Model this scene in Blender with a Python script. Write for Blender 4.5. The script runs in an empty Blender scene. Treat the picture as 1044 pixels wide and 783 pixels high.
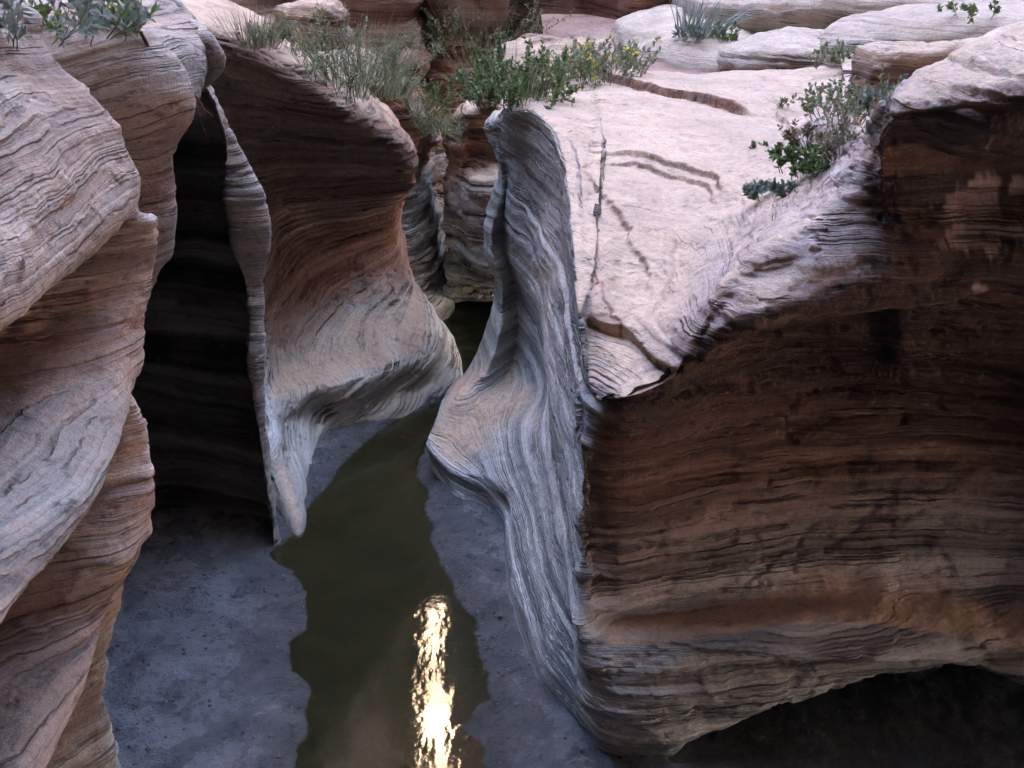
import bpy, math, random
import numpy as np
R = math.radians
scn = bpy.context.scene
col = scn.collection
random.seed(7)

# ------------------------------------------------------------------ camera
PITCH, FPX, CU, CV, HC = R(24), 1047.0, 522.0, 391.5, 3.5
cp, sp = math.cos(PITCH), math.sin(PITCH)
def A(u, v, Y):
    """the point at forward distance Y (metres) seen at photograph pixel u, v"""
    a, b = (u-CU)/FPX, (v-CV)/FPX
    t = Y/(cp - sp*b)
    return np.array([a*t, Y, HC - t*(sp + cp*b)])
def F(u, v, z=0.0):
    """the point of height z seen at photograph pixel u, v"""
    a, b = (u-CU)/FPX, (v-CV)/FPX
    t = (HC - z)/(sp + cp*b)
    return np.array([a*t, t*(cp - sp*b), z])
def W(x, y, z):
    return np.array([float(x), float(y), float(z)])
cam = bpy.data.cameras.new('camera')
cam.sensor_width = 36; cam.lens = FPX/1044*36; cam.clip_start = .05; cam.clip_end = 500
camo = bpy.data.objects.new('camera', cam); col.objects.link(camo)
camo.location = (0, 0, HC); camo.rotation_euler = (R(90)-PITCH, 0, 0)
scn.camera = camo

# ------------------------------------------------------------------ noise
rng = np.random.RandomState(11)
PERM = np.concatenate([rng.permutation(256)]*3).astype(np.int32)
GR = rng.normal(size=(256, 3)); GR /= np.linalg.norm(GR, axis=1)[:, None]; GR = GR.astype(np.float32)
def pn(p):
    p = np.asarray(p, np.float32).reshape(-1, 3)
    i = np.floor(p).astype(np.int32); f = p - i; i &= 255
    w = f*f*f*(f*(f*6-15)+10)
    out = np.zeros(len(p), np.float32)
    for dx in (0, 1):
        wx = w[:, 0] if dx else 1-w[:, 0]
        hx = PERM[i[:, 0]+dx]
        for dy in (0, 1):
            wy = w[:, 1] if dy else 1-w[:, 1]
            hy = PERM[hx+i[:, 1]+dy]
            for dz in (0, 1):
                wz = w[:, 2] if dz else 1-w[:, 2]
                g = GR[PERM[hy+i[:, 2]+dz]]
                out += wx*wy*wz*(g[:, 0]*(f[:, 0]-dx)+g[:, 1]*(f[:, 1]-dy)+g[:, 2]*(f[:, 2]-dz))
    return out
def fbm(p, sc, oc=3, seed=0.0, gain=.5):
    p = np.asarray(p, np.float32).reshape(-1, 3)
    sc = np.asarray(sc, np.float32); out = 0; a = 1.0
    for k in range(oc):
        out = out + a*pn(p*sc*(2.03**k) + seed*7.31 + k*17.7); a *= gain
    return out*1.5
def sstep(a, b, x):
    t = np.clip((x-a)/(b-a), 0, 1); return t*t*(3-2*t)

def beds(seed, lo, hi, n=60000, s0=-10.0, s1=50.0, groove=.6):
    """hardness profile over the bedding coordinate: rounded beds with grooves between"""
    r = np.random.RandomState(seed); ds = (s1-s0)/n
    out = np.zeros(n); s = 0
    while s < n:
        th = int(max(3, math.exp(r.uniform(math.log(lo), math.log(hi)))/ds))
        t = (np.arange(th)+.5)/th
        out[s:s+th] = (r.uniform(-1, 1) - groove*r.uniform(0, 1)**2*1.6*np.abs(2*t-1)**6)[:max(0, n-s)]
        s += th
    k = 5
    out = np.convolve(out, np.ones(k)/k, 'same')
    return out
BEDS = [beds(1, .06, .50), beds(2, .012, .15), beds(3, .006, .03)]
def bed(k, s):
    x = np.clip((s+10.0)/60.0*60000, 0, 59998); i = x.astype(int); f = x-i
    return BEDS[k][i]*(1-f)+BEDS[k][i+1]*f

# ------------------------------------------------------------------ sheets of rock
def hermite(P, axis, counts, knots, tens=1.0):
    """smooth curve through the control points along an axis"""
    P = np.moveaxis(P, axis, 0); n = len(P)
    h = np.diff(knots)
    m = np.zeros_like(P)
    d = (P[1:]-P[:-1])/h.reshape((-1,)+(1,)*(P.ndim-1))
    m[0], m[-1] = d[0], d[-1]
    for i in range(1, n-1):
        m[i] = tens*(d[i-1]*h[i]+d[i]*h[i-1])/(h[i-1]+h[i])
    out = []
    for i in range(n-1):
        t = (np.arange(counts[i])/counts[i])
        if i == n-2: t = np.append(t, 1.0)
        t = t.reshape((-1,)+(1,)*(P.ndim-1))
        h00, h10, h01, h11 = 2*t**3-3*t**2+1, t**3-2*t**2+t, -2*t**3+3*t**2, t**3-t**2
        out.append(h00*P[i]+h10*h[i]*m[i]+h01*P[i+1]+h11*h[i]*m[i+1])
    return np.moveaxis(np.concatenate(out), 0, axis)
def normals(P):
    du = np.gradient(P, axis=0); dv = np.gradient(P, axis=1)
    n = np.cross(du, dv); n /= np.maximum(np.linalg.norm(n, axis=2), 1e-9)[..., None]
    return n
def mesh_obj(name, V, Fq, mat, parent=None, attrs=None, smooth=True):
    me = bpy.data.meshes.new(name)
    V = np.asarray(V, np.float32).reshape(-1, 3); Fq = np.asarray(Fq, np.int32)
    k = Fq.shape[1]
    me.vertices.add(len(V)); me.vertices.foreach_set('co', V.ravel())
    me.loops.add(Fq.size); me.loops.foreach_set('vertex_index', Fq.ravel())
    me.polygons.add(len(Fq))
    me.polygons.foreach_set('loop_start', np.arange(0, Fq.size, k, dtype=np.int32))
    if smooth: me.polygons.foreach_set('use_smooth', np.ones(len(Fq), bool))
    me.update(calc_edges=True); me.validate()
    for kx, a in (attrs or {}).items():
        at = me.attributes.new(kx, 'FLOAT', 'POINT'); at.data.foreach_set('value', np.asarray(a, np.float32).ravel())
    me.materials.append(mat)
    o = bpy.data.objects.new(name, me); col.objects.link(o)
    if parent is not None: o.parent = parent
    return o
def tag(o, label=None, cat=None, group=None, kind=None):
    if label: o['label'] = label
    if cat: o['category'] = cat
    if group: o['group'] = group
    if kind: o['kind'] = kind
    elif cat: o['kind'] = 'thing'
    return o
def grid_faces(n, m, flip=False):
    i = np.arange(n*m).reshape(n, m)
    q = np.stack([i[:-1, :-1], i[1:, :-1], i[1:, 1:], i[:-1, 1:]], -1).reshape(-1, 4)
    return q[:, ::-1] if flip else q
def bedding(p, tilt=(0, 0), warp=.08, wsc=.5, seed=0.0):
    return p[:, 2] + tilt[0]*p[:, 0] + tilt[1]*p[:, 1] + warp*fbm(p, (wsc, wsc, wsc*1.6), 2, seed) + 3*seed

def rock(name, ribs, nr, nc, mat, label, cat, flip=False, tilt=(0, 0), warp=.08, wsc=.5, seed=1.0,
         lump=.05, lsc=(1.0, 1.0, 2.0), amp=(.03, .010, .0025), roww=None, colw=None, attr=None, post=None, group=None,
         kind=None, topflat=.75, sfun=None, flake=1.0, calm=None, tens=1.0):
    P = np.array(ribs, float)                            # columns x rows x 3
    dr = np.linalg.norm(np.diff(P, axis=1), axis=2).mean(0)+1e-3
    dc = np.linalg.norm(np.diff(P, axis=0), axis=2).mean(1)+1e-3
    wr = dr*(np.array(roww) if roww is not None else 1.0); wc = dc*(np.array(colw) if colw is not None else 1.0)
    cr = np.maximum(3, (nr*wr/wr.sum()).astype(int)); cc = np.maximum(3, (nc*wc/wc.sum()).astype(int))
    kr = np.concatenate([[0], np.cumsum(dr**.5)]); kc = np.concatenate([[0], np.cumsum(dc**.5)])
    P = hermite(P, 1, cr, kr); P = hermite(P, 0, cc, kc, tens)
    sg = -1.0 if flip else 1.0
    sh = P.shape[:2]
    nrm = normals(P)*sg
    p = P.reshape(-1, 3)
    p = p + nrm.reshape(-1, 3)*(lump*fbm(p, lsc, 3, seed+.5))[:, None]
    P = p.reshape(P.shape); nrm = normals(P)*sg; nf = nrm.reshape(-1, 3)
    s = sfun(p) if sfun else bedding(p, tilt, warp, wsc, seed)
    up = sstep(topflat-.15, topflat+.15, nf[:, 2])
    m1 = .35+.9*sstep(-.35, .45, fbm(p, (.9, .9, 2.2), 2, seed+2)); m2 = .08+1.3*sstep(-.2, .5, fbm(p, (2.1, 2.1, 5), 2, seed+3))
    fade = 1-.88*sstep(.20, .60, nf[:, 2])
    sj = s+.004*fbm(p, (5, 5, 9), 3, seed+6)
    d = (amp[0]*bed(0, sj)*m1 + amp[1]*bed(1, sj)*m2 + amp[2]*bed(2, sj)*m2)*fade
    d += .010*fbm(p, (5, 5, 7), 4, seed+4, .55)*(.6+.4*up)
    fk = fbm(np.stack([p[:, 0], p[:, 1], s], 1), (2.4, 2.4, 7.0), 4, seed+11, .55)
    d += flake*(.010*sstep(-.02, .02, fk-.12)-.009*sstep(-.02, .02, -.22-fk))*(1-.5*up)
    d -= .012*flake*sstep(.38, .6, fbm(p, (9, 9, 12), 2, seed+13))*(1-up)
    if calm: d = d*calm(p)
    a = {}
    if attr: a = attr(p, nf, s)
    if post is not None: d = d + post(p, nf, a)
    if kind is None and cat != 'cliff': d = d*(.25+.75*sstep(.0, .3, p[:, 2]))
    p = p + nf*d[:, None]
    a['s'] = s; a['up'] = up
    for k in ('bleach', 'varn_shade', 'rust'):
        if k not in a: a[k] = np.zeros(len(p))
    o = mesh_obj(name, p, grid_faces(*sh, flip=not flip), mat, attrs=a)
    tag(o, label, cat, group, kind)
    return o, P

# ------------------------------------------------------------------ materials
def nodes_of(name):
    m = bpy.data.materials.new(name); m.use_nodes = True
    nt = m.node_tree; nt.nodes.clear()
    return m, nt
class N:
    def __init__(s, nt): s.nt = nt
    def new(s, t, **kw):
        n = s.nt.nodes.new(t)
        for k, v in kw.items(): setattr(n, k, v)
        return n
    def link(s, a, b): s.nt.links.new(a, b)
    def put(s, sock, v):
        if hasattr(v, 'is_linked') or hasattr(v, 'links'): s.link(v, sock)
        else: sock.default_value = v
    def math(s, op, a, b=0.0, c=None, clamp=False):
        n = s.new('ShaderNodeMath', operation=op, use_clamp=clamp)
        s.put(n.inputs[0], a); s.put(n.inputs[1], b)
        if c is not None: s.put(n.inputs[2], c)
        return n.outputs[0]
    def attr(s, nm):
        return s.new('ShaderNodeAttribute', attribute_name=nm).outputs['Fac']
    def noise1(s, w, scale, detail=2.0, rough=.5):
        n = s.new('ShaderNodeTexNoise', noise_dimensions='1D'); s.put(n.inputs['W'], w)
        n.inputs['Scale'].default_value = scale; n.inputs['Detail'].default_value = detail; n.inputs['Roughness'].default_value = rough
        return n.outputs['Fac']
    def noise3(s, vec, scale, detail=4.0, rough=.55, dist=0.0):
        n = s.new('ShaderNodeTexNoise', noise_dimensions='3D'); s.put(n.inputs['Vector'], vec)
        n.inputs['Scale'].default_value = scale; n.inputs['Detail'].default_value = detail; n.inputs['Roughness'].default_value = rough
        n.inputs['Distortion'].default_value = dist
        return n.outputs['Fac']
    def ramp(s, fac, stops, interp='LINEAR'):
        n = s.new('ShaderNodeValToRGB'); s.put(n.inputs[0], fac); e = n.color_ramp.elements
        n.color_ramp.interpolation = interp
        while len(e) > 1: e.remove(e[0])
        e[0].position = stops[0][0]; e[0].color = (*stops[0][1], 1) if not isinstance(stops[0][1], (int, float)) else (stops[0][1],)*3+(1,)
        for ps, c in stops[1:]:
            q = e.new(ps); q.color = (*c, 1) if not isinstance(c, (int, float)) else (c, c, c, 1)
        return n.outputs[0]
    def mix(s, fac, a, b, mode='MIX'):
        n = s.new('ShaderNodeMix', data_type='RGBA', blend_type=mode); n.clamp_factor = True
        s.put(n.inputs[0], fac)
        for sock, v in ((n.inputs[6], a), (n.inputs[7], b)):
            if isinstance(v, tuple): sock.default_value = (*v, 1)
            else: s.link(v, sock)
        return n.outputs[2]
    def mapping(s, vec, scale):
        n = s.new('ShaderNodeVectorMath', operation='MULTIPLY'); s.put(n.inputs[0], vec); n.inputs[1].default_value = scale
        return n.outputs[0]

CREAM, PINK, ROSE = (.46, .40, .365), (.40, .30, .265), (.31, .205, .175)
BROWN, DARK, GREY = (.19, .125, .10), (.030, .022, .020), (.33, .32, .32)
def rock_mat(name, pal, top=(.57, .40, .31), pale=(.43, .42, .42), mid=(.22, .215, .22), line=.5, speck=.5, bump=1.0, rough=.82, crack=.85):
    wb = lambda c: (c[0]*.97, c[1]*1.0, c[2]*.90)
    pal = [wb(c) for c in pal]; top = wb(top); pale = wb(pale); mid = wb(mid)
    m, nt = nodes_of(name); n = N(nt)
    geo = n.new('ShaderNodeNewGeometry'); pos = geo.outputs['Position']
    s = n.attr('s'); up = n.attr('up'); bl = n.attr('bleach'); va = n.attr('varn_shade'); ru = n.attr('rust')
    wob = n.math('MULTIPLY', n.math('SUBTRACT', n.noise3(pos, 3.5, 5), .5), .05)
    sw = n.math('ADD', s, wob)
    wide = n.noise1(sw, 3.2, 3, .6); fine = n.noise1(sw, 22, 3, .6); hair = n.noise1(sw, 120, 2, .6)
    patch = n.noise3(pos, 1.6, 5, .6); grain = n.noise3(pos, 38, 4, .7); spk = n.noise3(n.mapping(pos, (1, 1, 2.2)), 9, 6, .7)
    base = n.ramp(wide, [(.26+.48*i/(len(pal)-1), c) for i, c in enumerate(pal)])
    # thin darker and paler laminae
    lam = n.ramp(fine, [(.30, .35), (.46, .86), (.56, 1.0), (.72, 1.28)])
    calm = n.math('SUBTRACT', 1.0, n.math('MULTIPLY', n.attr('lie'), .78))
    base = n.mix(n.math('MULTIPLY', calm, line), base, lam, 'MULTIPLY')
    lam2 = n.ramp(hair, [(.30, .55), (.5, 1.0), (.75, 1.15)])
    base = n.mix(n.math('MULTIPLY', calm, line*.8), base, lam2, 'MULTIPLY')
    # scoured grey stone low in the slot, still laminated
    g = n.ramp(n.noise1(sw, 7, 4, .62), [(.30, mid), (.44, tuple(.55*a+.45*b for a, b in zip(mid, pale))), (.56, pale), (.72, tuple(min(.6, c*1.18) for c in pale))])
    g = n.mix(.55, g, n.ramp(hair, [(.3, .6), (.5, 1.0), (.7, 1.15)]), 'MULTIPLY')
    base = n.mix(bl, base, g)
    mot = n.ramp(n.noise3(pos, 5.5, 7, .68), [(.30, (.20, .135, .115)), (.47, (.36, .26, .22)), (.60, (.47, .37, .33)), (.74, (.50, .43, .40))])
    base = n.mix(n.math('MULTIPLY', n.attr('lie'), .8), base, mot)
    # slickrock on upward faces
    tp = n.mix(n.ramp(patch, [(.35, 0.0), (.65, 1.0)]), top, tuple(c*.80 for c in top))
    tp = n.mix(n.ramp(spk, [(.60, 0.0), (.72, .6)]), tp, (.30, .27, .27))
    tp = n.mix(.14, tp, lam, 'MULTIPLY')
    tp = n.mix(.5, tp, n.ramp(n.noise3(pos, 7, 7, .7), [(.3, .72), (.5, 1.0), (.7, 1.15)]), 'MULTIPLY')
    base = n.mix(n.math('MULTIPLY', up, .85), base, tp)
    # desert varnish, lichen blotches and the painted shade of the alcove
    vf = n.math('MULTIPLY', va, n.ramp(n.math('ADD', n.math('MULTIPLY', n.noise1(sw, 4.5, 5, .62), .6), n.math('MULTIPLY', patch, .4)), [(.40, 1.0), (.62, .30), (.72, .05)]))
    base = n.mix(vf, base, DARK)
    base = n.mix(n.math('MULTIPLY', n.attr('scar'), .85), base, n.mix(n.ramp(spk, [(.35, 0.0), (.6, 1.0)]), (.34, .27, .23), (.60, .50, .43)))
    base = n.mix(ru, base, n.mix(n.ramp(spk, [(.4, 0.0), (.6, 1.0)]), (.10, .045, .03), (.24, .10, .06)))
    sf = n.ramp(spk, [(.56, 0.0), (.70, 1.0)])
    base = n.mix(n.math('MULTIPLY', sf, speck), base, (.085, .07, .068))
    sf2 = n.ramp(n.noise3(pos, 14, 6, .75), [(.60, 0.0), (.72, 1.0)])
    base = n.mix(n.math('MULTIPLY', sf2, .45*speck), base, (.50, .44, .41))
    # broken hairline cracks along the beds
    ck = n.math('ABSOLUTE', n.math('SUBTRACT', n.noise1(n.math('ADD', sw, n.math('MULTIPLY', n.noise3(pos, 16, 4, .6), .012)), 16, 2, .5), .5))
    ckm = n.math('MULTIPLY', n.ramp(ck, [(0.0, 1.0), (.018, .8), (.035, 0.0)]), n.ramp(n.noise3(n.mapping(pos, (1, 1, 3)), 2.6, 4, .6), [(.46, 0.0), (.56, 1.0)]))
    ckm = n.math('MULTIPLY', ckm, n.math('SUBTRACT', 1.0, n.math('MULTIPLY', up, .7)))
    base = n.mix(n.math('MULTIPLY', n.math('MULTIPLY', ckm, calm), crack), base, (.03, .022, .02))
    fg = n.noise3(pos, 160, 3, .7)
    base = n.mix(.6, base, n.ramp(grain, [(.25, .55), (.5, 1.0), (.75, 1.25)]), 'MULTIPLY')
    base = n.mix(.45, base, n.ramp(fg, [(.3, .6), (.5, 1.0), (.7, 1.25)]), 'MULTIPLY')
    b1 = n.new('ShaderNodeBump'); b1.inputs['Strength'].default_value = .9*bump; b1.inputs['Distance'].default_value = .016
    hsum = n.math('ADD', n.math('MULTIPLY', n.math('MULTIPLY', fine, calm), .65), n.math('ADD', n.math('MULTIPLY', n.math('MULTIPLY', hair, calm), .45), n.math('ADD', n.math('MULTIPLY', grain, .5), n.math('ADD', n.math('MULTIPLY', ckm, -1.2), n.math('MULTIPLY', spk, .9)))))
    n.link(hsum, b1.inputs['Height'])
    bs = n.new('ShaderNodeBsdfPrincipled'); n.link(base, bs.inputs['Base Color']); bs.inputs['Roughness'].default_value = rough
    bs.inputs['Specular IOR Level'].default_value = .3
    n.link(b1.outputs[0], bs.inputs['Normal'])
    o = n.new('ShaderNodeOutputMaterial'); n.link(bs.outputs[0], o.inputs[0])
    return m
M_near = rock_mat('near sandstone', [BROWN, ROSE, PINK, (.35, .30, .285), CREAM], top=(.42, .37, .36), speck=1.0, line=.34, crack=.38, pale=(.47, .42, .40), mid=(.20, .175, .165))
M_dark = rock_mat('dark sandstone', [(.05, .034, .028), (.09, .055, .042), (.14, .09, .07), (.20, .14, .12)], speck=.5, line=.6)  # dark brown tone; on the unseen cliff it keeps bounced light low
M_wall = rock_mat('brown pink sandstone', [(.17, .10, .075), (.25, .155, .12), (.30, .195, .155), (.36, .26, .22)], speck=.45, line=.6, pale=(.60, .56, .535), mid=(.36, .33, .32))
M_block = rock_mat('block sandstone', [(.06, .036, .028), (.19, .115, .088), (.085, .052, .041), (.25, .165, .135), (.11, .068, .054), (.22, .13, .10), (.07, .044, .036), (.28, .205, .175)], speck=.5, line=.65, crack=.55, pale=(.49, .475, .50), mid=(.17, .165, .175))
M_far = rock_mat('far red sandstone', [(.14, .08, .06), (.22, .125, .095), (.29, .185, .15), (.35, .25, .21)], speck=.4, line=.6)
M_pale = rock_mat('pale ledge sandstone', [ROSE, (.38, .29, .25), (.46, .39, .36), CREAM], top=(.52, .39, .325), speck=.35, line=.5)
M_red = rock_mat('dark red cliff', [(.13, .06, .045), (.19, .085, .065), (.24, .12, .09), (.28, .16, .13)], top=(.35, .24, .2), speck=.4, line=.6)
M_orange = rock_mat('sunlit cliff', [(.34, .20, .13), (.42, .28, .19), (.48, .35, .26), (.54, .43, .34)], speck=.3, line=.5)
M_cliff = rock_mat('canyon cliff', [(.20, .12, .09), (.28, .18, .135), (.34, .24, .19), (.38, .29, .24)], top=(.42, .32, .27), speck=.4, line=.5, bump=.5)

# ------------------------------------------------------------------ light
SUN_AZ, SUN_EL = 25.0, 40.0        # degrees, azimuth from behind the camera towards its right
w = bpy.data.worlds.new('World'); scn.world = w; w.use_nodes = True
nt = w.node_tree; nt.nodes.clear(); n = N(nt)
sky = n.new('ShaderNodeTexSky', sky_type='NISHITA'); sky.sun_disc = False
sdir = np.array([math.sin(R(SUN_AZ)), -math.cos(R(SUN_AZ)), 0])*math.cos(R(SUN_EL)); sdir[2] = math.sin(R(SUN_EL))
sky.sun_elevation = R(SUN_EL); sky.sun_rotation = math.atan2(sdir[0], sdir[1]); sky.altitude = 1200; sky.air_density = .7; sky.dust_density = 6.0; sky.ozone_density = .2
bg = n.new('ShaderNodeBackground'); bg.inputs[1].default_value = .05
n.link(sky.outputs[0], bg.inputs[0]); wo = n.new('ShaderNodeOutputWorld'); n.link(bg.outputs[0], wo.inputs[0])
sl = bpy.data.lights.new('sun', 'SUN'); sl.energy = 5.0; sl.angle = R(.5); sl.color = (1, .95, .88)
so = bpy.data.objects.new('sun', sl); col.objects.link(so)
import mathutils
so.rotation_euler = mathutils.Vector(sdir).to_track_quat('Z', 'Y').to_euler(); so.location = (5, -5, 60)
scn.view_settings.view_transform = 'Standard'; scn.view_settings.look = 'None'
scn.view_settings.gamma = 1; scn.view_settings.use_curve_mapping = False
EXPOSURE = 7.1
scn.view_settings.exposure = EXPOSURE
scn.render.engine = 'CYCLES'
scn.cycles.use_denoising = True; scn.cycles.max_bounces = 8; scn.cycles.diffuse_bounces = 5; scn.cycles.glossy_bounces = 4
scn.cycles.sample_clamp_indirect = 8; scn.cycles.caustics_reflective = False; scn.cycles.caustics_refractive = False

# ================================================================== THE ROCKS
# ---- near rock on the left: bulging lips running along the channel
ZN = [3.34, 3.22, 3.06, 2.86, 2.74, 2.62, 2.585, 2.40, 2.22, 2.16, 2.09, 2.02, 1.97, 1.55, 1.24, 1.15, 1.06, .92, .68, .35, -.25]
ZF = [3.34, 3.22, 3.06, 2.92, 2.80, 2.73, 2.69, 2.60, 2.50, 2.40, 2.25, 2.05, 1.97, 1.87, 1.78, 1.68, 1.50, 1.26, .86, .40, -.25]
XN = [-1.60, -1.42, -1.30, -1.24, -1.21, -1.25, -1.75, -2.15, -2.0, -1.46, -1.25, -1.20, -1.95, -2.45, -2.2, -1.55, -1.48, -1.74, -1.95, -1.95, -1.98]
tr = [(28, 50), (50, 92), (70, 107), (115, 120), (155, 140), (190, 137), (210, 150), (250, 167), (300, 162), (350, 162), (385, 150), (411, 139),
      (440, 150), (483, 162), (534, 157), (580, 146), (627, 129), (666, 113), (700, 120), (730, 125), (783, 125)]
c = np.array([A(u, v, 3.3) for v, u in tr]); c = c[np.argsort(c[:, 2])]
xc = np.interp(ZF, c[:, 2], c[:, 0]); ZN, ZF, xin = np.array(ZN), np.array(ZF), np.array(XN)
ribs = []
for Y, k, dx in ((-1.5, 1.0, -.1), (.3, 1.0, -.05), (1.2, 1.0, -.02), (1.9, 1.0, 0), (2.45, 1.0, 0), (2.9, .75, 0), (3.15, .25, -.005), (3.3, 0, -.01)):
    x = xin*k + xc*(1-k) + dx; zz_ = ZN*k + ZF*(1-k)
    top = [W(-5, Y, 3.9), W(-3, Y, 3.62), W(-2.0, Y, 3.46)]
    ribs.append(top + [W(a, Y, z-(.06 if Y > 2.8 else 0)*(z > 2.6)) for a, z in zip(x, zz_)])
for dx, Y in ((-.14, 3.46), (-.45, 3.62), (-1.2, 3.72), (-3, 3.8)):
    ribs.append([W(-5, Y, 3.8), W(-3.4, Y, 3.5), W(-2.4+dx*.5, Y, 3.3)] + [W(a+dx, Y, z-.1*(z > 2.6)) for a, z in zip(xc, ZF)])
def at_near(p, nf, s):
    return {'bleach': .30+.35*sstep(-.3, .4, fbm(p, (1.2, 1.2, 2.5), 3, 31.)), 'varn_shade': .35*sstep(-.1, .5, fbm(p, 1.5, 3, 4.)),
            'rust': .18*sstep(.25, .6, fbm(p, (2, 2, 6), 3, 9.))}
rock('sandstone_outcrop', ribs, 620, 520, M_near, 'large rounded pink grey rock wall bulging in from the near left, plants on its top', 'rock wall',
     tilt=(.02, .03), warp=.10, wsc=.7, seed=1.3, lump=.05, lsc=(1.0, .7, 1.8), amp=(.007, .0045, .0018), flake=.5, attr=at_near,
     colw=[.3, .5, 1, 1.3, 1.5, 1.5, 1.5, 1.5, 1.5, 1, .5], roww=[.1, .3]+[1.0]*21, flip=False)

# ---- lobe, black alcove and fin behind the near rock
ZC = [3.02, 2.84, 2.68, 2.5, 2.3, 2.1, 1.9, 1.6, 1.2, .8, .4, .1, -.25]
def prof(tr, Y):
    c = np.array([A(u, v, Y) for u, v in tr]); c = c[np.argsort(c[:, 2])]
    return np.interp(ZC, c[:, 2], c[:, 0])
xB = prof([(150, 25), (178, 60), (187, 105), (170, 150), (168, 170), (176, 200), (170, 245), (150, 300), (90, 380), (60, 500)], 4.3)
xB[6:] = [-1.75, -2.2, -2.7, -2.9, -3.0, -3.05, -3.1]
xE = prof([(190, 55), (215, 80), (235, 120), (245, 150), (262, 190), (275, 225), (272, 265), (267, 300), (265, 340), (267, 390), (275, 457), (283, 520), (287, 548), (288, 600)], 5.45)
xI = prof([(190, 55), (205, 85), (222, 125), (228, 160), (232, 200), (235, 240), (238, 275), (250, 300), (256, 330), (256, 390), (264, 457), (272, 520), (277, 548), (277, 600)], 5.35)
tops = lambda Y, x: [W(-6, Y, 3.75), W(-3.4, Y, 3.45), W(min(-1.9, x-.5), Y, 3.2)]
def cav(xs, k):    # alcove: upper part keeps near the lobe, lower part hollowed out
    return [a for a in xs]
ribs = []
for Y, xs in ((3.75, xB-1.6), (3.95, xB-.55), (4.12, xB-.14), (4.3, xB), (4.5, xB-.10),
              (4.62, np.array([-1.52, -1.50, -1.58, -1.85, -2.3, -2.8, -3.2, -3.6, -3.9, -4.0, -4.0, -4.0, -4.0])),
              (5.1, np.array([-1.50, -1.46, -1.56, -2.3, -3.2, -3.8, -4.1, -4.3, -4.4, -4.4, -4.4, -4.4, -4.4])),
              (5.9, np.array([-1.52, -1.50, -1.75, -2.6, -3.6, -4.1, -4.4, -4.5, -4.5, -4.5, -4.5, -4.5, -4.5])),
              (5.98, np.array([-1.55, -1.52, -1.8, -2.3, -2.7, -3.0, -3.1, -3.1, -3.1, -3.1, -3.1, -3.1, -3.1])),
              (6.0, xI-.55), (5.75, xI-.12),
              (5.46, xI-.012), (5.38, xI), (5.45, xE), (5.55, xE-.06), (5.7, xE-.35), (5.85, xE-1.2), (5.9, xE-2.6)):
    z0 = -.0
    ribs.append(tops(min(Y, 5.85), xs[0]) + [W(x, 5.3+(Y-5.3)*float(sstep(2.75, 2.2, z)) if (Y > 5.5 and len(ribs) < 11) else Y, z) for x, z in zip(xs, ZC)])
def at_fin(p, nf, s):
    cavz = sstep(2.75, 2.3, p[:, 2])*np.maximum(sstep(-1.48, -1.6, p[:, 0]), (nf[:, 1] < -.5)*sstep(5.2, 5.3, p[:, 1]))*sstep(4.35, 4.6, p[:, 1])  # alcove shade painted as near-black colour over the hollow and inner fin face
    return {'varn_shade': np.clip(cavz+.3*sstep(0, .5, fbm(p, 1.5, 3, 4.)), 0, 1), 'bleach': .8*sstep(5.28, 5.36, p[:, 1])*(.4+.6*sstep(2.9, 1.0, p[:, 2]))}
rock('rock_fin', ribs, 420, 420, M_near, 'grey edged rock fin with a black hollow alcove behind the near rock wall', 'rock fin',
     warp=.10, wsc=.8, seed=2.1, lump=.045, lsc=(1.3, 1.3, 1.3), amp=(.007, .004, .0015), flake=.5, attr=at_fin, roww=[.1, .3]+[1.0]*13)

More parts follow.
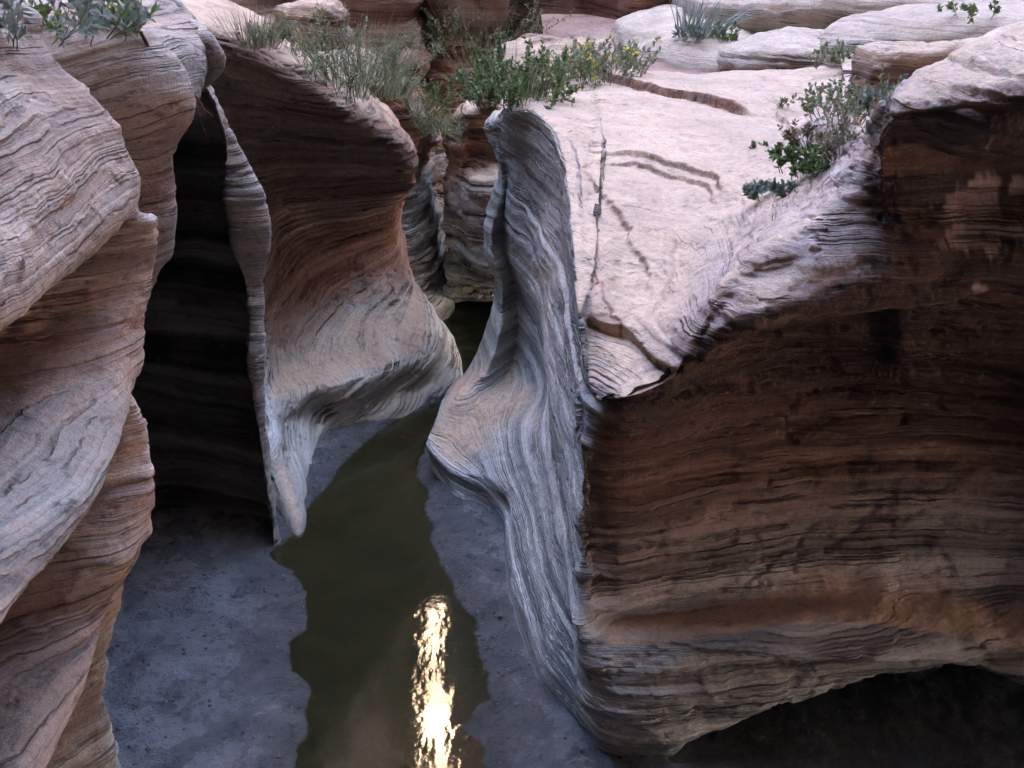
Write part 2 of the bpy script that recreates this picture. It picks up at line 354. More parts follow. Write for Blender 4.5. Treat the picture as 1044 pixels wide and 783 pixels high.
# ---- scooped wall beyond the fin
d = []
def rib(tops, pts):
    return tops+pts
BK = [W(-6, 11, 3.5), W(-3.5, 9.2, 3.3)]
def lipz(p): return p
rows = [
 # terrace, lip top, lip, under, recess1, recess2, recess3, apron, ledge, under ledge, foot, below
 [W(-7, 8.5, 3.6), W(-4, 7.2, 3.4), A(165, 5, 6.5), A(172, 22, 6.2), A(180, 45, 6.25), A(190, 120, 6.5), A(210, 220, 6.6), A(220, 330, 6.5), A(230, 400, 6.4), A(240, 425, 6.3), A(248, 480, 6.25), A(255, 520, 6.15), A(255, 560, 6.1)],
 [W(-7, 9.5, 3.5), W(-4, 8.6, 3.3), A(232, 22, 7.2), A(238, 46, 6.55), A(243, 75, 6.6), A(250, 140, 7.0), A(258, 230, 7.0), A(262, 330, 6.8), A(265, 400, 6.4), A(268, 428, 6.2), A(284, 480, 5.95), F(303, 545), F(303, 585, -.25)],
 [W(-6, 10.2, 3.4), W(-3.6, 9.4, 3.2), A(270, 35, 7.8), A(280, 66, 6.8), A(283, 90, 6.85), A(285, 150, 7.3), A(285, 235, 7.4), A(283, 325, 7.1), A(280, 385, 6.7), A(280, 418, 6.4), A(298, 440, 6.5), F(314, 490), F(314, 525, -.25)],
 [W(-5, 11, 3.2), W(-3.2, 10, 3.05), A(310, 55, 8.2), A(318, 88, 7.05), A(320, 112, 7.1), A(325, 175, 7.6), A(325, 245, 7.75), A(322, 315, 7.45), A(318, 368, 7.05), A(315, 402, 6.75), A(325, 420, 6.85), F(330, 452), F(330, 490, -.25)],
 [W(-4.4, 11.4, 3.0), W(-2.8, 10.4, 2.9), A(340, 72, 8.5), A(352, 108, 7.25), A(355, 132, 7.3), A(362, 190, 7.8), A(362, 255, 7.95), A(362, 312, 7.7), A(360, 355, 7.3), A(358, 388, 7.0), A(362, 408, 7.05), F(366, 436), F(366, 470, -.25)],
 [W(-4, 11.6, 2.8), W(-2.5, 10.4, 2.7), A(372, 92, 8.7), A(388, 132, 7.55), A(392, 158, 7.6), A(398, 210, 8.05), A(400, 262, 8.2), A(405, 312, 7.95), A(408, 348, 7.6), A(405, 374, 7.35), A(407, 395, 7.4), F(412, 424), F(412, 455, -.25)],
 [W(-3.6, 11.6, 2.6), W(-2.2, 10.4, 2.5), A(396, 115, 8.8), A(416, 154, 7.9), A(417, 176, 7.95), A(410, 218, 8.35), A(415, 270, 8.4), A(432, 310, 8.15), A(443, 338, 7.9), A(438, 362, 7.68), A(440, 385, 7.65), F(447, 407), F(447, 435, -.25)],
 [W(-3.4, 11.6, 2.5), W(-2.1, 10.4, 2.4), A(400, 128, 9.0), A(421, 163, 8.25), A(418, 185, 8.35), A(406, 222, 8.7), A(413, 275, 8.75), A(440, 315, 8.5), A(460, 342, 8.25), A(464, 360, 8.05), A(467, 375, 7.95), F(470, 392), F(470, 420, -.25)],
 [W(-3.2, 11.6, 2.4), W(-2.2, 10.4, 2.3), A(390, 135, 9.4), A(405, 165, 8.8), A(400, 190, 8.9), A(388, 230, 9.2), A(396, 280, 9.2), A(420, 315, 9.0), A(445, 338, 8.75), A(455, 350, 8.6), A(460, 362, 8.5), F(462, 378), F(462, 400, -.25)],
 [W(-3.4, 11.6, 2.2), W(-2.6, 10.4, 2.1), A(350, 145, 9.8), A(350, 170, 9.3), A(350, 200, 9.4), A(340, 235, 9.6), A(345, 280, 9.6), A(360, 310, 9.4), A(380, 330, 9.2), A(390, 340, 9.1), A(400, 350, 9.0), F(400, 370), F(400, 390, -.25)],
]
def at_scoop(p, nf, s):
    ph = fbm(p, 1.2, 3, 3.)
    x = p[:, 0]; hi = sstep(1.25+.25*0, 1.9, p[:, 2]+.25*ph)
    pat = sstep(.12, .28, fbm(p, (3, 3, 3), 3, 14.))*sstep(.9, 1.3, p[:, 2])*sstep(2.1, 1.7, p[:, 2])
    return {'bleach': sstep(.98, .42, p[:, 2]+.18*ph)*.92, 'varn_shade': np.clip(hi*.42*(1-sstep(.2, .6, nf[:, 2])), 0, 1)*(1-.9*pat)}
rock('sandstone_outcrop', rows, 520, 560, M_wall, 'scooped brown rock wall with overhanging lip and pale grey ledge at its foot', 'rock wall',
     tilt=(.05, -.05), warp=.22, wsc=.55, seed=3.2, sfun=lambda p: bedding(p, (.05, 0), .20, .55, 3.2)-.5*(p[:, 1]-7)*sstep(2.0, .9, p[:, 2])+.15*(p[:, 1]-7)*sstep(1.6, 2.2, p[:, 2]), lump=.035, lsc=(1.3, 1.3, 2.2), amp=(.018, .009, .0025), attr=at_scoop,
     roww=[.08, .3, .7]+[1]*8+[.6], colw=[.5]+[1]*7+[.5], flip=True)

# ---- the big block on the right: top, corner, striped front and fluted channel side
H = [
 # back, top1, top2, shoulder, lip, f1, f2, f3, f4, f5, foot, below
 [A(520, 110, 9.2), A(515, 114, 8.9), A(512, 118, 8.6), A(508, 122, 8.4), A(503, 128, 8.3), A(515, 185, 8.2), A(505, 240, 8.1), A(515, 296, 8.1), A(505, 360, 7.9), A(490, 395, 7.8), F(480, 420), F(480, 440, -.25)],
 [A(516, 106, 8.8), A(510, 110, 8.5), A(505, 116, 8.2), A(499, 121, 8.0), A(494, 128, 7.85), A(508, 183, 7.6), A(491, 240, 7.5), A(503, 296, 7.5), A(484, 366, 7.3), A(457, 399, 6.95), F(445, 440, .25), F(443, 490, -.1)],
 [A(518, 104, 8.8), A(512, 107, 8.5), A(508, 112, 8.2), A(503, 117, 7.95), A(500, 126, 7.75), A(512, 185, 7.5), A(500, 245, 7.3), A(512, 300, 7.25), A(498, 372, 6.95), A(462, 408, 6.6), A(438, 445, 6.35), F(441, 488, -.03)],
 [A(524, 102, 8.8), A(518, 105, 8.4), A(514, 109, 8.1), A(510, 114, 7.8), A(508, 124, 7.65), A(517, 185, 7.55), A(512, 245, 7.45), A(528, 305, 7.4), A(522, 375, 7.15), A(488, 418, 6.55), A(457, 462, 6.15), F(462, 517, -.03)],
 [A(532, 100, 8.8), A(525, 102, 8.4), A(521, 106, 8.0), A(517, 110, 7.6), A(515, 120, 7.45), A(525, 180, 7.3), A(527, 245, 7.05), A(543, 310, 6.9), A(549, 385, 6.6), A(518, 432, 6.1), A(490, 480, 5.85), F(495, 530, -.03)],
 [A(545, 95, 8.7), A(536, 98, 8.3), A(530, 102, 7.8), A(526, 106, 7.35), A(522, 114, 7.15), A(531, 180, 7.2), A(538, 245, 6.9), A(551, 320, 6.45), A(559, 400, 5.95), A(546, 450, 5.5), A(525, 500, 5.4), F(514, 552, -.03)],
 [A(566, 89, 8.6), A(558, 94, 8.1), A(551, 99, 7.6), A(546, 104, 7.15), A(542, 112, 6.95), A(548, 185, 6.8), A(555, 260, 6.15), A(562, 340, 5.45), A(566, 420, 5.0), A(555, 500, 4.95), A(532, 560, 4.9), F(514, 625, -.03)],
 [A(588, 84, 8.8), A(584, 100, 7.7), A(579, 118, 6.85), A(576, 130, 6.5), A(569, 142, 6.3), A(569, 210, 6.15), A(572, 290, 5.5), A(578, 370, 4.8), A(582, 450, 4.4), A(576, 540, 4.3), A(562, 620, 4.2), F(545, 702, -.03)],
 [A(600, 80, 8.9), A(600, 130, 6.6), A(595, 180, 5.4), A(590, 215, 4.95), A(583, 232, 4.75), A(583, 290, 4.62), A(587, 360, 4.22), A(591, 430, 4.0), A(590, 510, 3.95), A(586, 580, 3.93), A(586, 660, 3.88), F(577, 738, -.03)],
 [A(610, 79, 8.6), A(612, 170, 5.62), A(606, 260, 4.42), A(595, 300, 4.09), A(590, 320, 3.98), A(591, 370, 3.98), A(595, 430, 3.82), A(597, 500, 3.8), A(594, 570, 3.78), A(588, 630, 3.74), A(592, 690, 3.72), F(600, 760, -.03)],
 [A(618, 78, 8.6), A(615, 180, 5.5), A(610, 290, 4.2), A(607, 350, 3.9), A(604, 398, 3.73), A(602, 440, 3.78), A(602, 500, 3.82), A(600, 570, 3.80), A(596, 615, 3.68), A(592, 645, 3.60), A(603, 695, 3.58), F(618, 775, -.03)],
 [A(645, 77, 8.7), A(642, 180, 5.5), A(638, 295, 4.25), A(636, 365, 3.80), A(635, 403, 3.60), A(630, 440, 3.75), A(630, 500, 3.82), A(630, 570, 3.80), A(626, 625, 3.74), A(622, 662, 3.58), A(632, 712, 3.54), F(640, 780, -.03)],
 [A(690, 76, 8.9), A(682, 180, 5.55), A(676, 290, 4.3), A(678, 335, 3.86), A(684, 381, 3.62), A(688, 408, 3.86), A(672, 490, 3.92), A(672, 560, 3.88), A(670, 625, 3.78), A(668, 662, 3.58), A(676, 742, 3.56), F(684, 779, -.03)],
 [A(735, 74, 9.3), A(730, 170, 5.7), A(722, 250, 4.55), A(718, 284, 4.05), A(724, 302, 3.76), A(733, 362, 3.98), A(720, 480, 4.08), A(720, 560, 3.95), A(718, 622, 3.82), A(716, 657, 3.60), A(728, 737, 3.63), W(.86, 3.86, -.03)],
 [A(780, 72, 9.3), A(772, 160, 5.85), A(765, 212, 4.8), A(762, 240, 4.25), A(762, 260, 3.86), A(772, 338, 4.05), A(768, 450, 4.2), A(768, 550, 4.03), A(766, 615, 3.87), A(766, 649, 3.64), A(778, 727, 3.68), W(1.05, 4.15, -.03)],
 [A(825, 70, 9.4), A(815, 148, 6.2), A(818, 182, 4.8), A(822, 198, 4.25), A(825, 214, 3.92), A(825, 328, 4.12), A(820, 430, 4.28), A(820, 545, 4.1), A(820, 606, 3.91), A(820, 640, 3.68), A(828, 707, 3.76), W(1.35, 4.9, -.03)],
 [A(880, 64, 9.5), A(866, 108, 6.2), A(876, 130, 4.8), A(884, 142, 4.25), A(888, 160, 3.92), A(891, 318, 4.16), A(892, 410, 4.32), A(892, 535, 4.16), A(892, 602, 3.96), A(892, 642, 3.72), A(896, 682, 3.86), W(1.7, 5.9, -.03)],
 [W(2.9, 9.5, 2.5), W(2.1, 6.4, 2.4), W(1.75, 4.9, 2.5), A(912, 90, 3.62), A(900, 132, 3.36), A(915, 172, 3.80), A(925, 405, 4.33), A(925, 532, 4.18), A(925, 604, 4.0), A(925, 645, 3.75), A(930, 676, 3.92), W(1.95, 6.3, -.03)],
 [W(3.4, 9.6, 2.55), W(2.5, 6.5, 2.5), W(2.0, 4.8, 2.65), A(955, 58, 3.66), A(950, 122, 3.28), A(962, 172, 3.86), A(972, 402, 4.34), A(972, 530, 4.2), A(972, 606, 4.03), A(972, 651, 3.78), A(975, 666, 3.94), W(2.2, 6.4, -.03)],
 [W(4, 9.6, 2.65), W(3., 6.5, 2.7), W(2.3, 4.7, 2.9), A(1010, 34, 3.62), A(1008, 118, 3.24), A(1015, 168, 3.9), A(1020, 400, 4.34), A(1020, 530, 4.2), A(1020, 612, 4.05), A(1020, 662, 3.8), A(1020, 674, 3.96), W(2.5, 6.4, -.03)],
 [W(4.6, 9.6, 2.8), W(3.5, 6.4, 2.9), W(2.6, 4.6, 3.1), A(1070, 14, 3.6), A(1070, 110, 3.2), A(1080, 165, 3.9), A(1080, 400, 4.3), A(1080, 530, 4.2), A(1080, 620, 4.05), A(1080, 672, 3.8), A(1080, 688, 3.96), W(2.8, 6.3, -.03)],
 [W(5.6, 9.6, 3.1), W(4.3, 6.4, 3.35), W(3.4, 4.5, 3.45), W(2.75, 3.6, 3.4), W(2.70, 3.3, 3.0), W(2.8, 3.75, 2.6), W(2.9, 4.0, 1.9), W(2.95, 4.0, 1.2), W(2.9, 3.9, .8), W(2.85, 3.7, .5), W(2.9, 3.9, .4), W(3.3, 5.1, -.03)],
 [W(8, 9.6, 3.5), W(6.5, 6.2, 3.7), W(5.4, 4.3, 3.7), W(4.4, 3.2, 3.6), W(4.3, 3.0, 3.1), W(4.4, 3.4, 2.6), W(4.5, 3.6, 1.9), W(4.5, 3.6, 1.2), W(4.5, 3.5, .8), W(4.4, 3.3, .5), W(4.5, 3.5, .4), W(5, 4.6, -.03)],
]
LEDGE = {11: A(636, 414, 3.65), 10: A(602, 412, 3.76), 12: A(690, 397, 3.68), 13: A(733, 344, 3.66), 14: A(772, 326, 3.60), 15: A(825, 314, 3.66), 16: A(890, 302, 3.76)}
for i, hb in enumerate(H):
    if i <= 20 and i >= 17: lg = A((935, 968, 1018, 1078)[i-17], (298, 294, 292, 290)[i-17], (3.82, 3.86, 3.88, 3.88)[i-17]); un = hb[5]
    elif i > 20: lg = hb[5]*.6+hb[6]*.4; un = hb[5]
    else: lg = LEDGE.get(i, hb[4]*.6+hb[5]*.4); un = hb[4]*.55+lg*.45
    if i in (13, 14, 15, 16): un = un+np.array([0, -.03, 0])
    hb[5:6] = [un, lg, hb[5] if i < 17 else lg*.85+hb[6]*.15+np.array([0, .14, 0])]
for i, hb in enumerate(H):
    f_, e_ = hb[-2], hb[-1]
    hb.insert(len(hb)-1, f_+(e_-f_)*np.array([.62, .62, .12 if i > 14 else (.3 if i == 14 else .5)]))
for hb in H:
    e_ = hb[-1]-hb[-2]; e_ = e_/max(.15, -e_[2])*.3; hb.append(hb[-1]+np.clip(e_, -.25, .25)+np.array([0, 0, -.05]))
def seg_d(p, poly):
    """signed distance in plan to a polyline (positive on its left), and position along it 0..1"""
    q = p[:, :2]; best = np.full(len(q), 1e9); sg = np.zeros(len(q)); al = np.zeros(len(q))
    L = [np.linalg.norm(np.array(b)-np.array(a)) for a, b in zip(poly[:-1], poly[1:])]; tot = sum(L); acc = 0
    for (a, b), l in zip(zip(poly[:-1], poly[1:]), L):
        a, b = np.array(a), np.array(b); e = b-a
        t = np.clip(((q-a)@e)/(e@e), 0, 1); dd = np.linalg.norm(q-a-t[:, None]*e, axis=1)
        m = dd < best
        best[m] = dd[m]; cr = (e[0]*(q[:, 1]-a[1])-e[1]*(q[:, 0]-a[0])); sg[m] = np.sign(cr)[m]; al[m] = (acc+t*l)[m]/tot
        acc += l
    return best*sg, al
def on_top(pts, z=2.2): return [tuple(F(u, v, z)[:2]) for u, v in pts]
STEPS = [  # crack lines across the slickrock: (line, height of step on the far side, reach)
 (on_top([(601, 98), (612, 104), (650, 113), (700, 120), (740, 128), (778, 139)]), .065, .9),
 (on_top([(588, 166), (620, 167), (660, 174), (700, 180), (725, 188), (748, 207)], 2.25), .032, .30),
 (on_top([(592, 173), (640, 176), (690, 184), (722, 196), (740, 208)], 2.25), .024, .2),
 (on_top([(584, 196), (602, 206), (620, 222), (640, 243), (655, 262), (668, 285)], 2.15), .022, .3),
 (on_top([(780, 95), (800, 120), (830, 138), (850, 150)], 2.35), .03, .25),
 (on_top([(588, 285), (615, 305), (640, 330)], 2.05), .010, .2),
]
def post_block(p, nf, a):
    d = np.zeros(len(p)); rust = a.get('rust', np.zeros(len(p)))
    wn = fbm(p, (3.5, 3.5, 3.5), 2, 61.)
    q0 = .02*fbm(p, (14, 14, 14), 3, 71.)
    topm = sstep(.55, .8, nf[:, 2])*sstep(1.8, 1.95, p[:, 2])
    q = p.copy(); q[:, 0] += .05*fbm(p, (3, 3, 3), 3, 21.); q[:, 1] += .05*fbm(p, (3, 3, 3), 3, 25.)
    for poly, h, reach in STEPS:
        sd, al = seg_d(q, poly); sd = sd+q0
        ends = sstep(0, .30, al)*sstep(1, .75, al) if h < .06 else sstep(0, .08, al)*sstep(1, .85, al); ends = ends
        st = sstep(-.012, .012, sd)*np.exp(-np.maximum(sd, 0)/reach)
        gv = -.3*np.exp(-(np.minimum(sd, 0)/.03)**2)*(sd < .0)*.6
        d += topm*ends*h*(st+gv)
        rust = np.maximum(rust, topm*ends*np.exp(-((sd-.0)/(.004+(.20*h*sstep(-.2, .4, wn) if h < .06 else .020)))**2)*(.9*sstep(-.6, -.2, wn) if h < .06 else 1))
    a['rust'] = rust
    x, y, z = p.T
    fr = sstep(1.75, 1.6, z)*sstep(.24, .36, x)*sstep(.55, .3, nf[:, 2])*sstep(2.9, 2.5, x)
    zr = .765-.155*(x-.27)+.02*fbm(p, (1.2, 1.2, .1), 2, 41.)
    for dz, h in ((0, .075), (.165, .06), (.36, .03), (.75, .03), (.98, .045), (1.2, .03)):
        e = z-zr-dz*(1+.04*x)
        d += fr*h*np.where(e > 0, np.exp(-e/.07), np.exp(-(e/.014)**2))*(.6+.8*sstep(-.3, .4, fbm(p, (.8, .8, .4), 2, 50+dz)) if dz > .3 else 1)
    lm = sstep(1.32, 1.55, x)*sstep(2.58, 2.75, z)*sstep(6, 4.5, y)
    d += lm*(.045*bed(0, z*1.6+.35*x+.12*fbm(p, (1.5, 1.5, 1.5), 3, 55.)+3)+.02*bed(1, z*1.3+.2*x+2))*sstep(.98, .7, nf[:, 2])
    # softer terraces of slickrock
    d += topm*.02*bed(0, (p[:, 2]-2.2-.07*(p[:, 1]-6)+.12*p[:, 0])*2.2+.2*fbm(p, (.9, .9, .9), 3, 33.)+6)
    return d
def at_block(p, nf, s):
    x, y, z = p.T; ph = fbm(p, 1.3, 3, 5.)
    side = sstep(.35, .6, -nf[:, 0])*sstep(.75, .5, nf[:, 2])
    chan = np.maximum(side*sstep(.45, .30, x), sstep(.40, .16, x-.03*(y-3.6)+.06*ph))
    low = sstep(1.28, .72, z+.12*ph)
    bleach = np.clip(np.maximum(chan*(.45+.55*sstep(2.2, 1.1, z+.15*ph)), low*.95), 0, 1)
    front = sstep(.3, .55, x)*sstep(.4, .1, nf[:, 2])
    varn_shade = front*(.55*sstep(.85, 1.15, z+.15*ph)+.45*sstep(1.35, 1.75, z+.15*ph))*sstep(3.0, 2.4, z-.35*(x-.6)+.15*ph)
    # pale scar where a slab broke off
    sx, sz = x-1.78, z-2.42
    sx, sz = x-1.83, z-2.50
    scar = np.maximum(sstep(.015, -.015, np.sqrt(sx**2+(sz*1.15)**2)-.15+.13*fbm(p, (6, 6, 6), 4, 8., .6)),
                      sstep(.012, -.012, np.sqrt((x-1.86)**2+(z-2.17)**2)-.035+.03*fbm(p, (14, 14, 14), 3, 9.)))*front
    lie = sstep(.28, .55, nf[:, 2])*sstep(.9, 1.3, z)*sstep(.26, .36, x)
    bleach = bleach*(1-.75*front*sstep(4.0, 4.5, y)*sstep(.55, .4, z))
    a = {'bleach': bleach, 'varn_shade': varn_shade*(1-scar)*(1-.6*lie), 'lie': lie, 'scar': scar}
    return a
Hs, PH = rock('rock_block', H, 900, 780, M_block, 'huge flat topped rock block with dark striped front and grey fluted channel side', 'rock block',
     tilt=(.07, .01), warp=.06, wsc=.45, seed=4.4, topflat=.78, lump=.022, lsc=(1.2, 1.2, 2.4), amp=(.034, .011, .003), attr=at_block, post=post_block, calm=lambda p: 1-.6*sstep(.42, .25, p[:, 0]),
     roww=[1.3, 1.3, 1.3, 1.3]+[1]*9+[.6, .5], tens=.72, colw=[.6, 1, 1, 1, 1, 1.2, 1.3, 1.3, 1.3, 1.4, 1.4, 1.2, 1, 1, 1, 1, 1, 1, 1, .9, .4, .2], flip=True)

# ---- rocks farther up the slot
def wallribs(cols):
    return [list(c) for c in cols]
E = [
 [W(-4.5, 11, 2.7), A(330, 75, 9.6), A(330, 95, 9.2), A(330, 150, 9.4), A(330, 200, 9.5), A(330, 260, 9.4), A(330, 330, 9.3), A(330, 380, 9.2)],
 [W(-3, 12, 2.7), A(366, 66, 9.8), A(370, 85, 9.2), A(372, 150, 9.5), A(372, 195, 9.5), A(372, 260, 9.4), A(372, 330, 9.3), A(372, 380, 9.2)],
 [W(-2, 12, 2.5), A(398, 74, 9.9), A(400, 92, 9.3), A(408, 140, 9.45), A(410, 188, 9.45), A(412, 250, 9.35), A(412, 310, 9.2), A(420, 370, 9.1)],
 [W(-1.6, 12, 2.4), A(418, 94, 10.1), A(422, 110, 9.6), A(432, 140, 9.6), A(430, 186, 9.65), A(434, 245, 9.6), A(438, 300, 9.4), A(445, 360, 9.2)],
 [W(-1.3, 12, 2.3), A(430, 112, 10.4), A(434, 126, 10.0), A(442, 152, 10.0), A(440, 180, 10.1), A(446, 240, 10.0), A(452, 300, 9.7), A(460, 350, 9.4)],
 [W(-1.0, 12.2, 2.2), A(438, 130, 10.9), A(446, 142, 10.6), A(450, 165, 10.6), A(456, 190, 10.6), A(462, 240, 10.5), A(466, 300, 10.2), A(470, 340, 9.9)],
 [W(.2, 12.6, 2.2), A(470, 125, 11.6), A(475, 140, 11.2), A(478, 165, 11.2), A(480, 200, 11.1), A(485, 240, 11.0), A(490, 300, 10.8), A(490, 330, 10.6)],
]
def at_far(p, nf, s):
    return {'bleach': .9*sstep(1.55, 1.05, p[:, 2]+.15*fbm(p, 1.3, 2, 3.)), 'varn_shade': .4*sstep(-.1, .4, fbm(p, 1.1, 3, 6.))}
rock('sandstone_outcrop', E, 300, 260, M_far, 'lumpy brown wall with smooth grey base, just behind the scooped wall nose', 'rock wall',
     warp=.2, wsc=.6, seed=5.1, lump=.10, lsc=(1.2, 1.2, 1.8), amp=(.05, .014, .003), attr=at_far, flip=True, roww=[.2]+[1]*6)
G1 = [
 [W(-.2, 10.6, 2.35), A(458, 142, 10.3), A(456, 150, 10.1), A(464, 170, 10.1), A(462, 200, 10.1), A(462, 240, 10.1), A(462, 280, 10.0), A(470, 292, 10.2), A(475, 300, 10.6)],
 [W(-.1, 10.6, 2.45), A(454, 136, 9.8), A(452, 147, 9.55), A(461, 168, 9.5), A(452, 200, 9.5), A(453, 240, 9.5), A(454, 285, 9.35), A(458, 300, 9.5), A(470, 305, 10.4)],
 [W(0, 10.6, 2.5), A(464, 116, 9.7), A(464, 128, 9.35), A(470, 165, 9.25), A(466, 200, 9.2), A(466, 240, 9.2), A(470, 282, 9.1), A(474, 296, 9.3), A(480, 303, 10.4)],
 [W(.2, 10.6, 2.55), A(476, 106, 9.6), A(476, 118, 9.2), A(480, 165, 9.3), A(474, 185, 9.0), A(476, 225, 9.0), A(484, 280, 8.95), A(488, 296, 9.1), A(494, 303, 10.3)],
 [W(.5, 10.6, 2.5), A(494, 104, 9.5), A(495, 116, 9.15), A(498, 165, 9.2), A(498, 185, 8.85), A(500, 225, 8.85), A(503, 280, 8.8), A(505, 296, 9.0), A(508, 303, 10.2)],
 [W(1, 10.6, 2.5), A(530, 100, 9.5), A(530, 115, 9.1), A(530, 165, 9.1), A(530, 185, 8.9), A(530, 225, 8.9), A(530, 280, 8.9), A(530, 296, 9.0), A(535, 303, 10.2)],
]
rock('sandstone_outcrop', G1, 260, 200, M_far, 'layered brown and grey rock overhanging the dark pool at the far end of the slot', 'rock wall',
     warp=.12, wsc=.6, seed=6.1, lump=.05, lsc=(1.5, 1.5, 2.5), amp=(.05, .016, .004), attr=at_far, flip=True)
# end of the dark passage
rock('sandstone_outcrop', [[W(x, y, z) for z in (1.6, 1.2, .8, .4, -.3)] for x, y in ((-2.5, 9.6), (-1.2, 11.2), (0, 11.6), (1.2, 11.2), (2, 9.6))], 80, 120, M_dark,
     'shadowed back wall closing the low dark passage over the far pool', 'rock wall', warp=.1, seed=7.1, lump=.1)

def boulder(name, label, cat, cpos, size, mat, seed, cut=.0, amp=(.03, .01, .002), flat=.5, nn=120, rotz=0.0, sq=3.0, lump=.18, group=None, up=True):
    """a bedded rock: a superellipsoid worn by noise, its flat base below the ground"""
    th = np.linspace(0, 2*math.pi, 2*nn+1); phv = np.linspace(-math.pi/2, math.pi/2, nn)
    T, Ph = np.meshgrid(th, phv)
    f = lambda v, e: np.sign(v)*np.abs(v)**e
    e = 2.0/sq
    x = f(np.cos(Ph), e)*f(np.cos(T), e); y = f(np.cos(Ph), e)*f(np.sin(T), e); z = f(np.sin(Ph), e)
    p = np.stack([x*size[0], y*size[1], z*size[2]], -1).reshape(-1, 3)
    c, s_ = math.cos(rotz), math.sin(rotz)
    p = np.stack([p[:, 0]*c-p[:, 1]*s_, p[:, 0]*s_+p[:, 1]*c, p[:, 2]], -1)+np.asarray(cpos)
    nf = p-np.asarray(cpos); nf = nf/np.array([size[0], size[1], size[2]])**2; nf /= np.linalg.norm(nf, axis=1)[:, None]
    ms = min(size)
    p = p+nf*(lump*ms*fbm(p, .9/ms*np.array([.7, .7, 1.2]), 4, seed))[:, None]
    s = bedding(p, (.05, .03), .06, .7, seed)
    up_ = sstep(.55, .85, nf[:, 2])
    p = p+nf*((amp[0]*bed(0, s)+amp[1]*bed(1, s)+amp[2]*bed(2, s))*(1-.8*up_)+.01*fbm(p, 6, 3, seed))[:, None]
    k = np.arange(nn*(2*nn+1)).reshape(nn, 2*nn+1)
    q = np.stack([k[:-1, :-1], k[:-1, 1:], k[1:, 1:], k[1:, :-1]], -1).reshape(-1, 4)
    a = {'s': s, 'up': up_, 'bleach': np.zeros(len(p)), 'varn_shade': .25*sstep(0, .5, fbm(p, 1.5, 3, seed)), 'rust': np.zeros(len(p))}
    o = mesh_obj(name, p, q, mat, attrs=a)
    return tag(o, label, cat, group)

# ---- ground above the slot: terraces of slickrock and sand
def soil_mat():
    m, nt = nodes_of('sandy soil'); n = N(nt); pos = n.new('ShaderNodeNewGeometry').outputs['Position']
    a = n.noise3(pos, 2.5, 5); b = n.noise3(pos, 30, 5, .7)
    c = n.ramp(a, [(.35, (.22, .12, .09)), (.6, (.36, .24, .19))]); c = n.mix(.6, c, n.ramp(b, [(.3, .5), (.5, 1.0), (.75, 1.3)]), 'MULTIPLY')
    bs = n.new('ShaderNodeBsdfPrincipled'); n.link(c, bs.inputs['Base Color']); bs.inputs['Roughness'].default_value = .95
    bp = n.new('ShaderNodeBump'); bp.inputs['Distance'].default_value = .03; n.link(b, bp.inputs['Height']); n.link(bp.outputs[0], bs.inputs['Normal'])
    o = n.new('ShaderNodeOutputMaterial'); n.link(bs.outputs[0], o.inputs[0]); return m
M_soil = soil_mat()
def terrain(name, x0, x1, y0, y1, zf, nx, ny, mat):
    xs, ys = np.linspace(x0, x1, nx), np.linspace(y0, y1, ny)
    X, Y = np.meshgrid(xs, ys, indexing='ij'); p = np.stack([X, Y, np.zeros_like(X)], -1).reshape(-1, 3)
    p[:, 2] = zf(p)
    o = mesh_obj(name, p, grid_faces(nx, ny), mat); return tag(o, kind='structure')
terrain('upper_ground', .35, 16, 8.2, 22, lambda p: 2.18+.07*(p[:, 1]-9)+.06*np.maximum(0, p[:, 0]-1.5)+.12*fbm(p, .5, 4, 2.), 240, 240, M_soil)
terrain('slot_end_ground', -1.6, .6, 11.4, 24, lambda p: 1.7+.07*(p[:, 1]-11.4)+.1*fbm(p, .6, 4, 4.), 60, 160, M_soil)
terrain('upper_ground', -14, -1.3, 9.6, 22, lambda p: 2.25+.11*(p[:, 1]-10)+.18*np.maximum(0, -1.8-p[:, 0])+.12*fbm(p, .5, 4, 3.)-.6*sstep(-2.2, -1.3, p[:, 0]), 200, 200, M_soil)

boulder('rock_dome', 'smooth pale slickrock hump rising behind the block, left of the spiky plant', 'rock', A(715, 40, 11.0)+W(.1, 1.2, -.33), (1.0, 2.2, .55), M_pale, 8.1, sq=2.3, lump=.12)
boulder('rock_ledge', 'long pale slab with dark undercut brown edge, along the top right', 'rock ledge', A(900, 12, 11.4)+W(.6, .9, .02), (2.6, 1.7, .24), M_pale, 8.7, sq=4, lump=.14)
boulder('rock_slab', 'low rounded pale rock lying beneath the undercut slab, right of the soil patch', 'rock', A(850, 48, 10.0)+W(.2, .1, -.12), (1.25, .65, .26), M_pale, 9.3, sq=2.6, lump=.15)
boulder('rock_ledge', 'broad pale slickrock shelf filling the upper right, behind the block lump', 'rock ledge', A(960, 30, 9.0)+W(1.6, .6, -.25), (2.4, .8, .42), M_pale, 9.9, sq=3, lump=.12)
boulder('broken_rock', 'small red broken rock with fresh reddish faces beside the block lump', 'rock', A(938, 62, 6.6)+W(.05, .3, -.10), (.32, .30, .17), M_far, 10.5, sq=5, lump=.3, nn=60)
boulder('rock_buttress', 'brown rock buttress standing above the far end of the slot', 'rock', A(462, 50, 11.6)+W(-.02, .7, .35), (.50, .8, 1.35), M_far, 11.3, sq=3.6, rotz=.3, lump=.22, amp=(.06, .02, .004))
boulder('rock_buttress', 'tall layered pinkish rock face at the top, left of the brown buttress', 'rock', A(385, 20, 11.0)+W(-.25, .8, .35), (.72, .9, 1.35), M_far, 11.9, sq=3.4, lump=.22, amp=(.05, .02, .004))
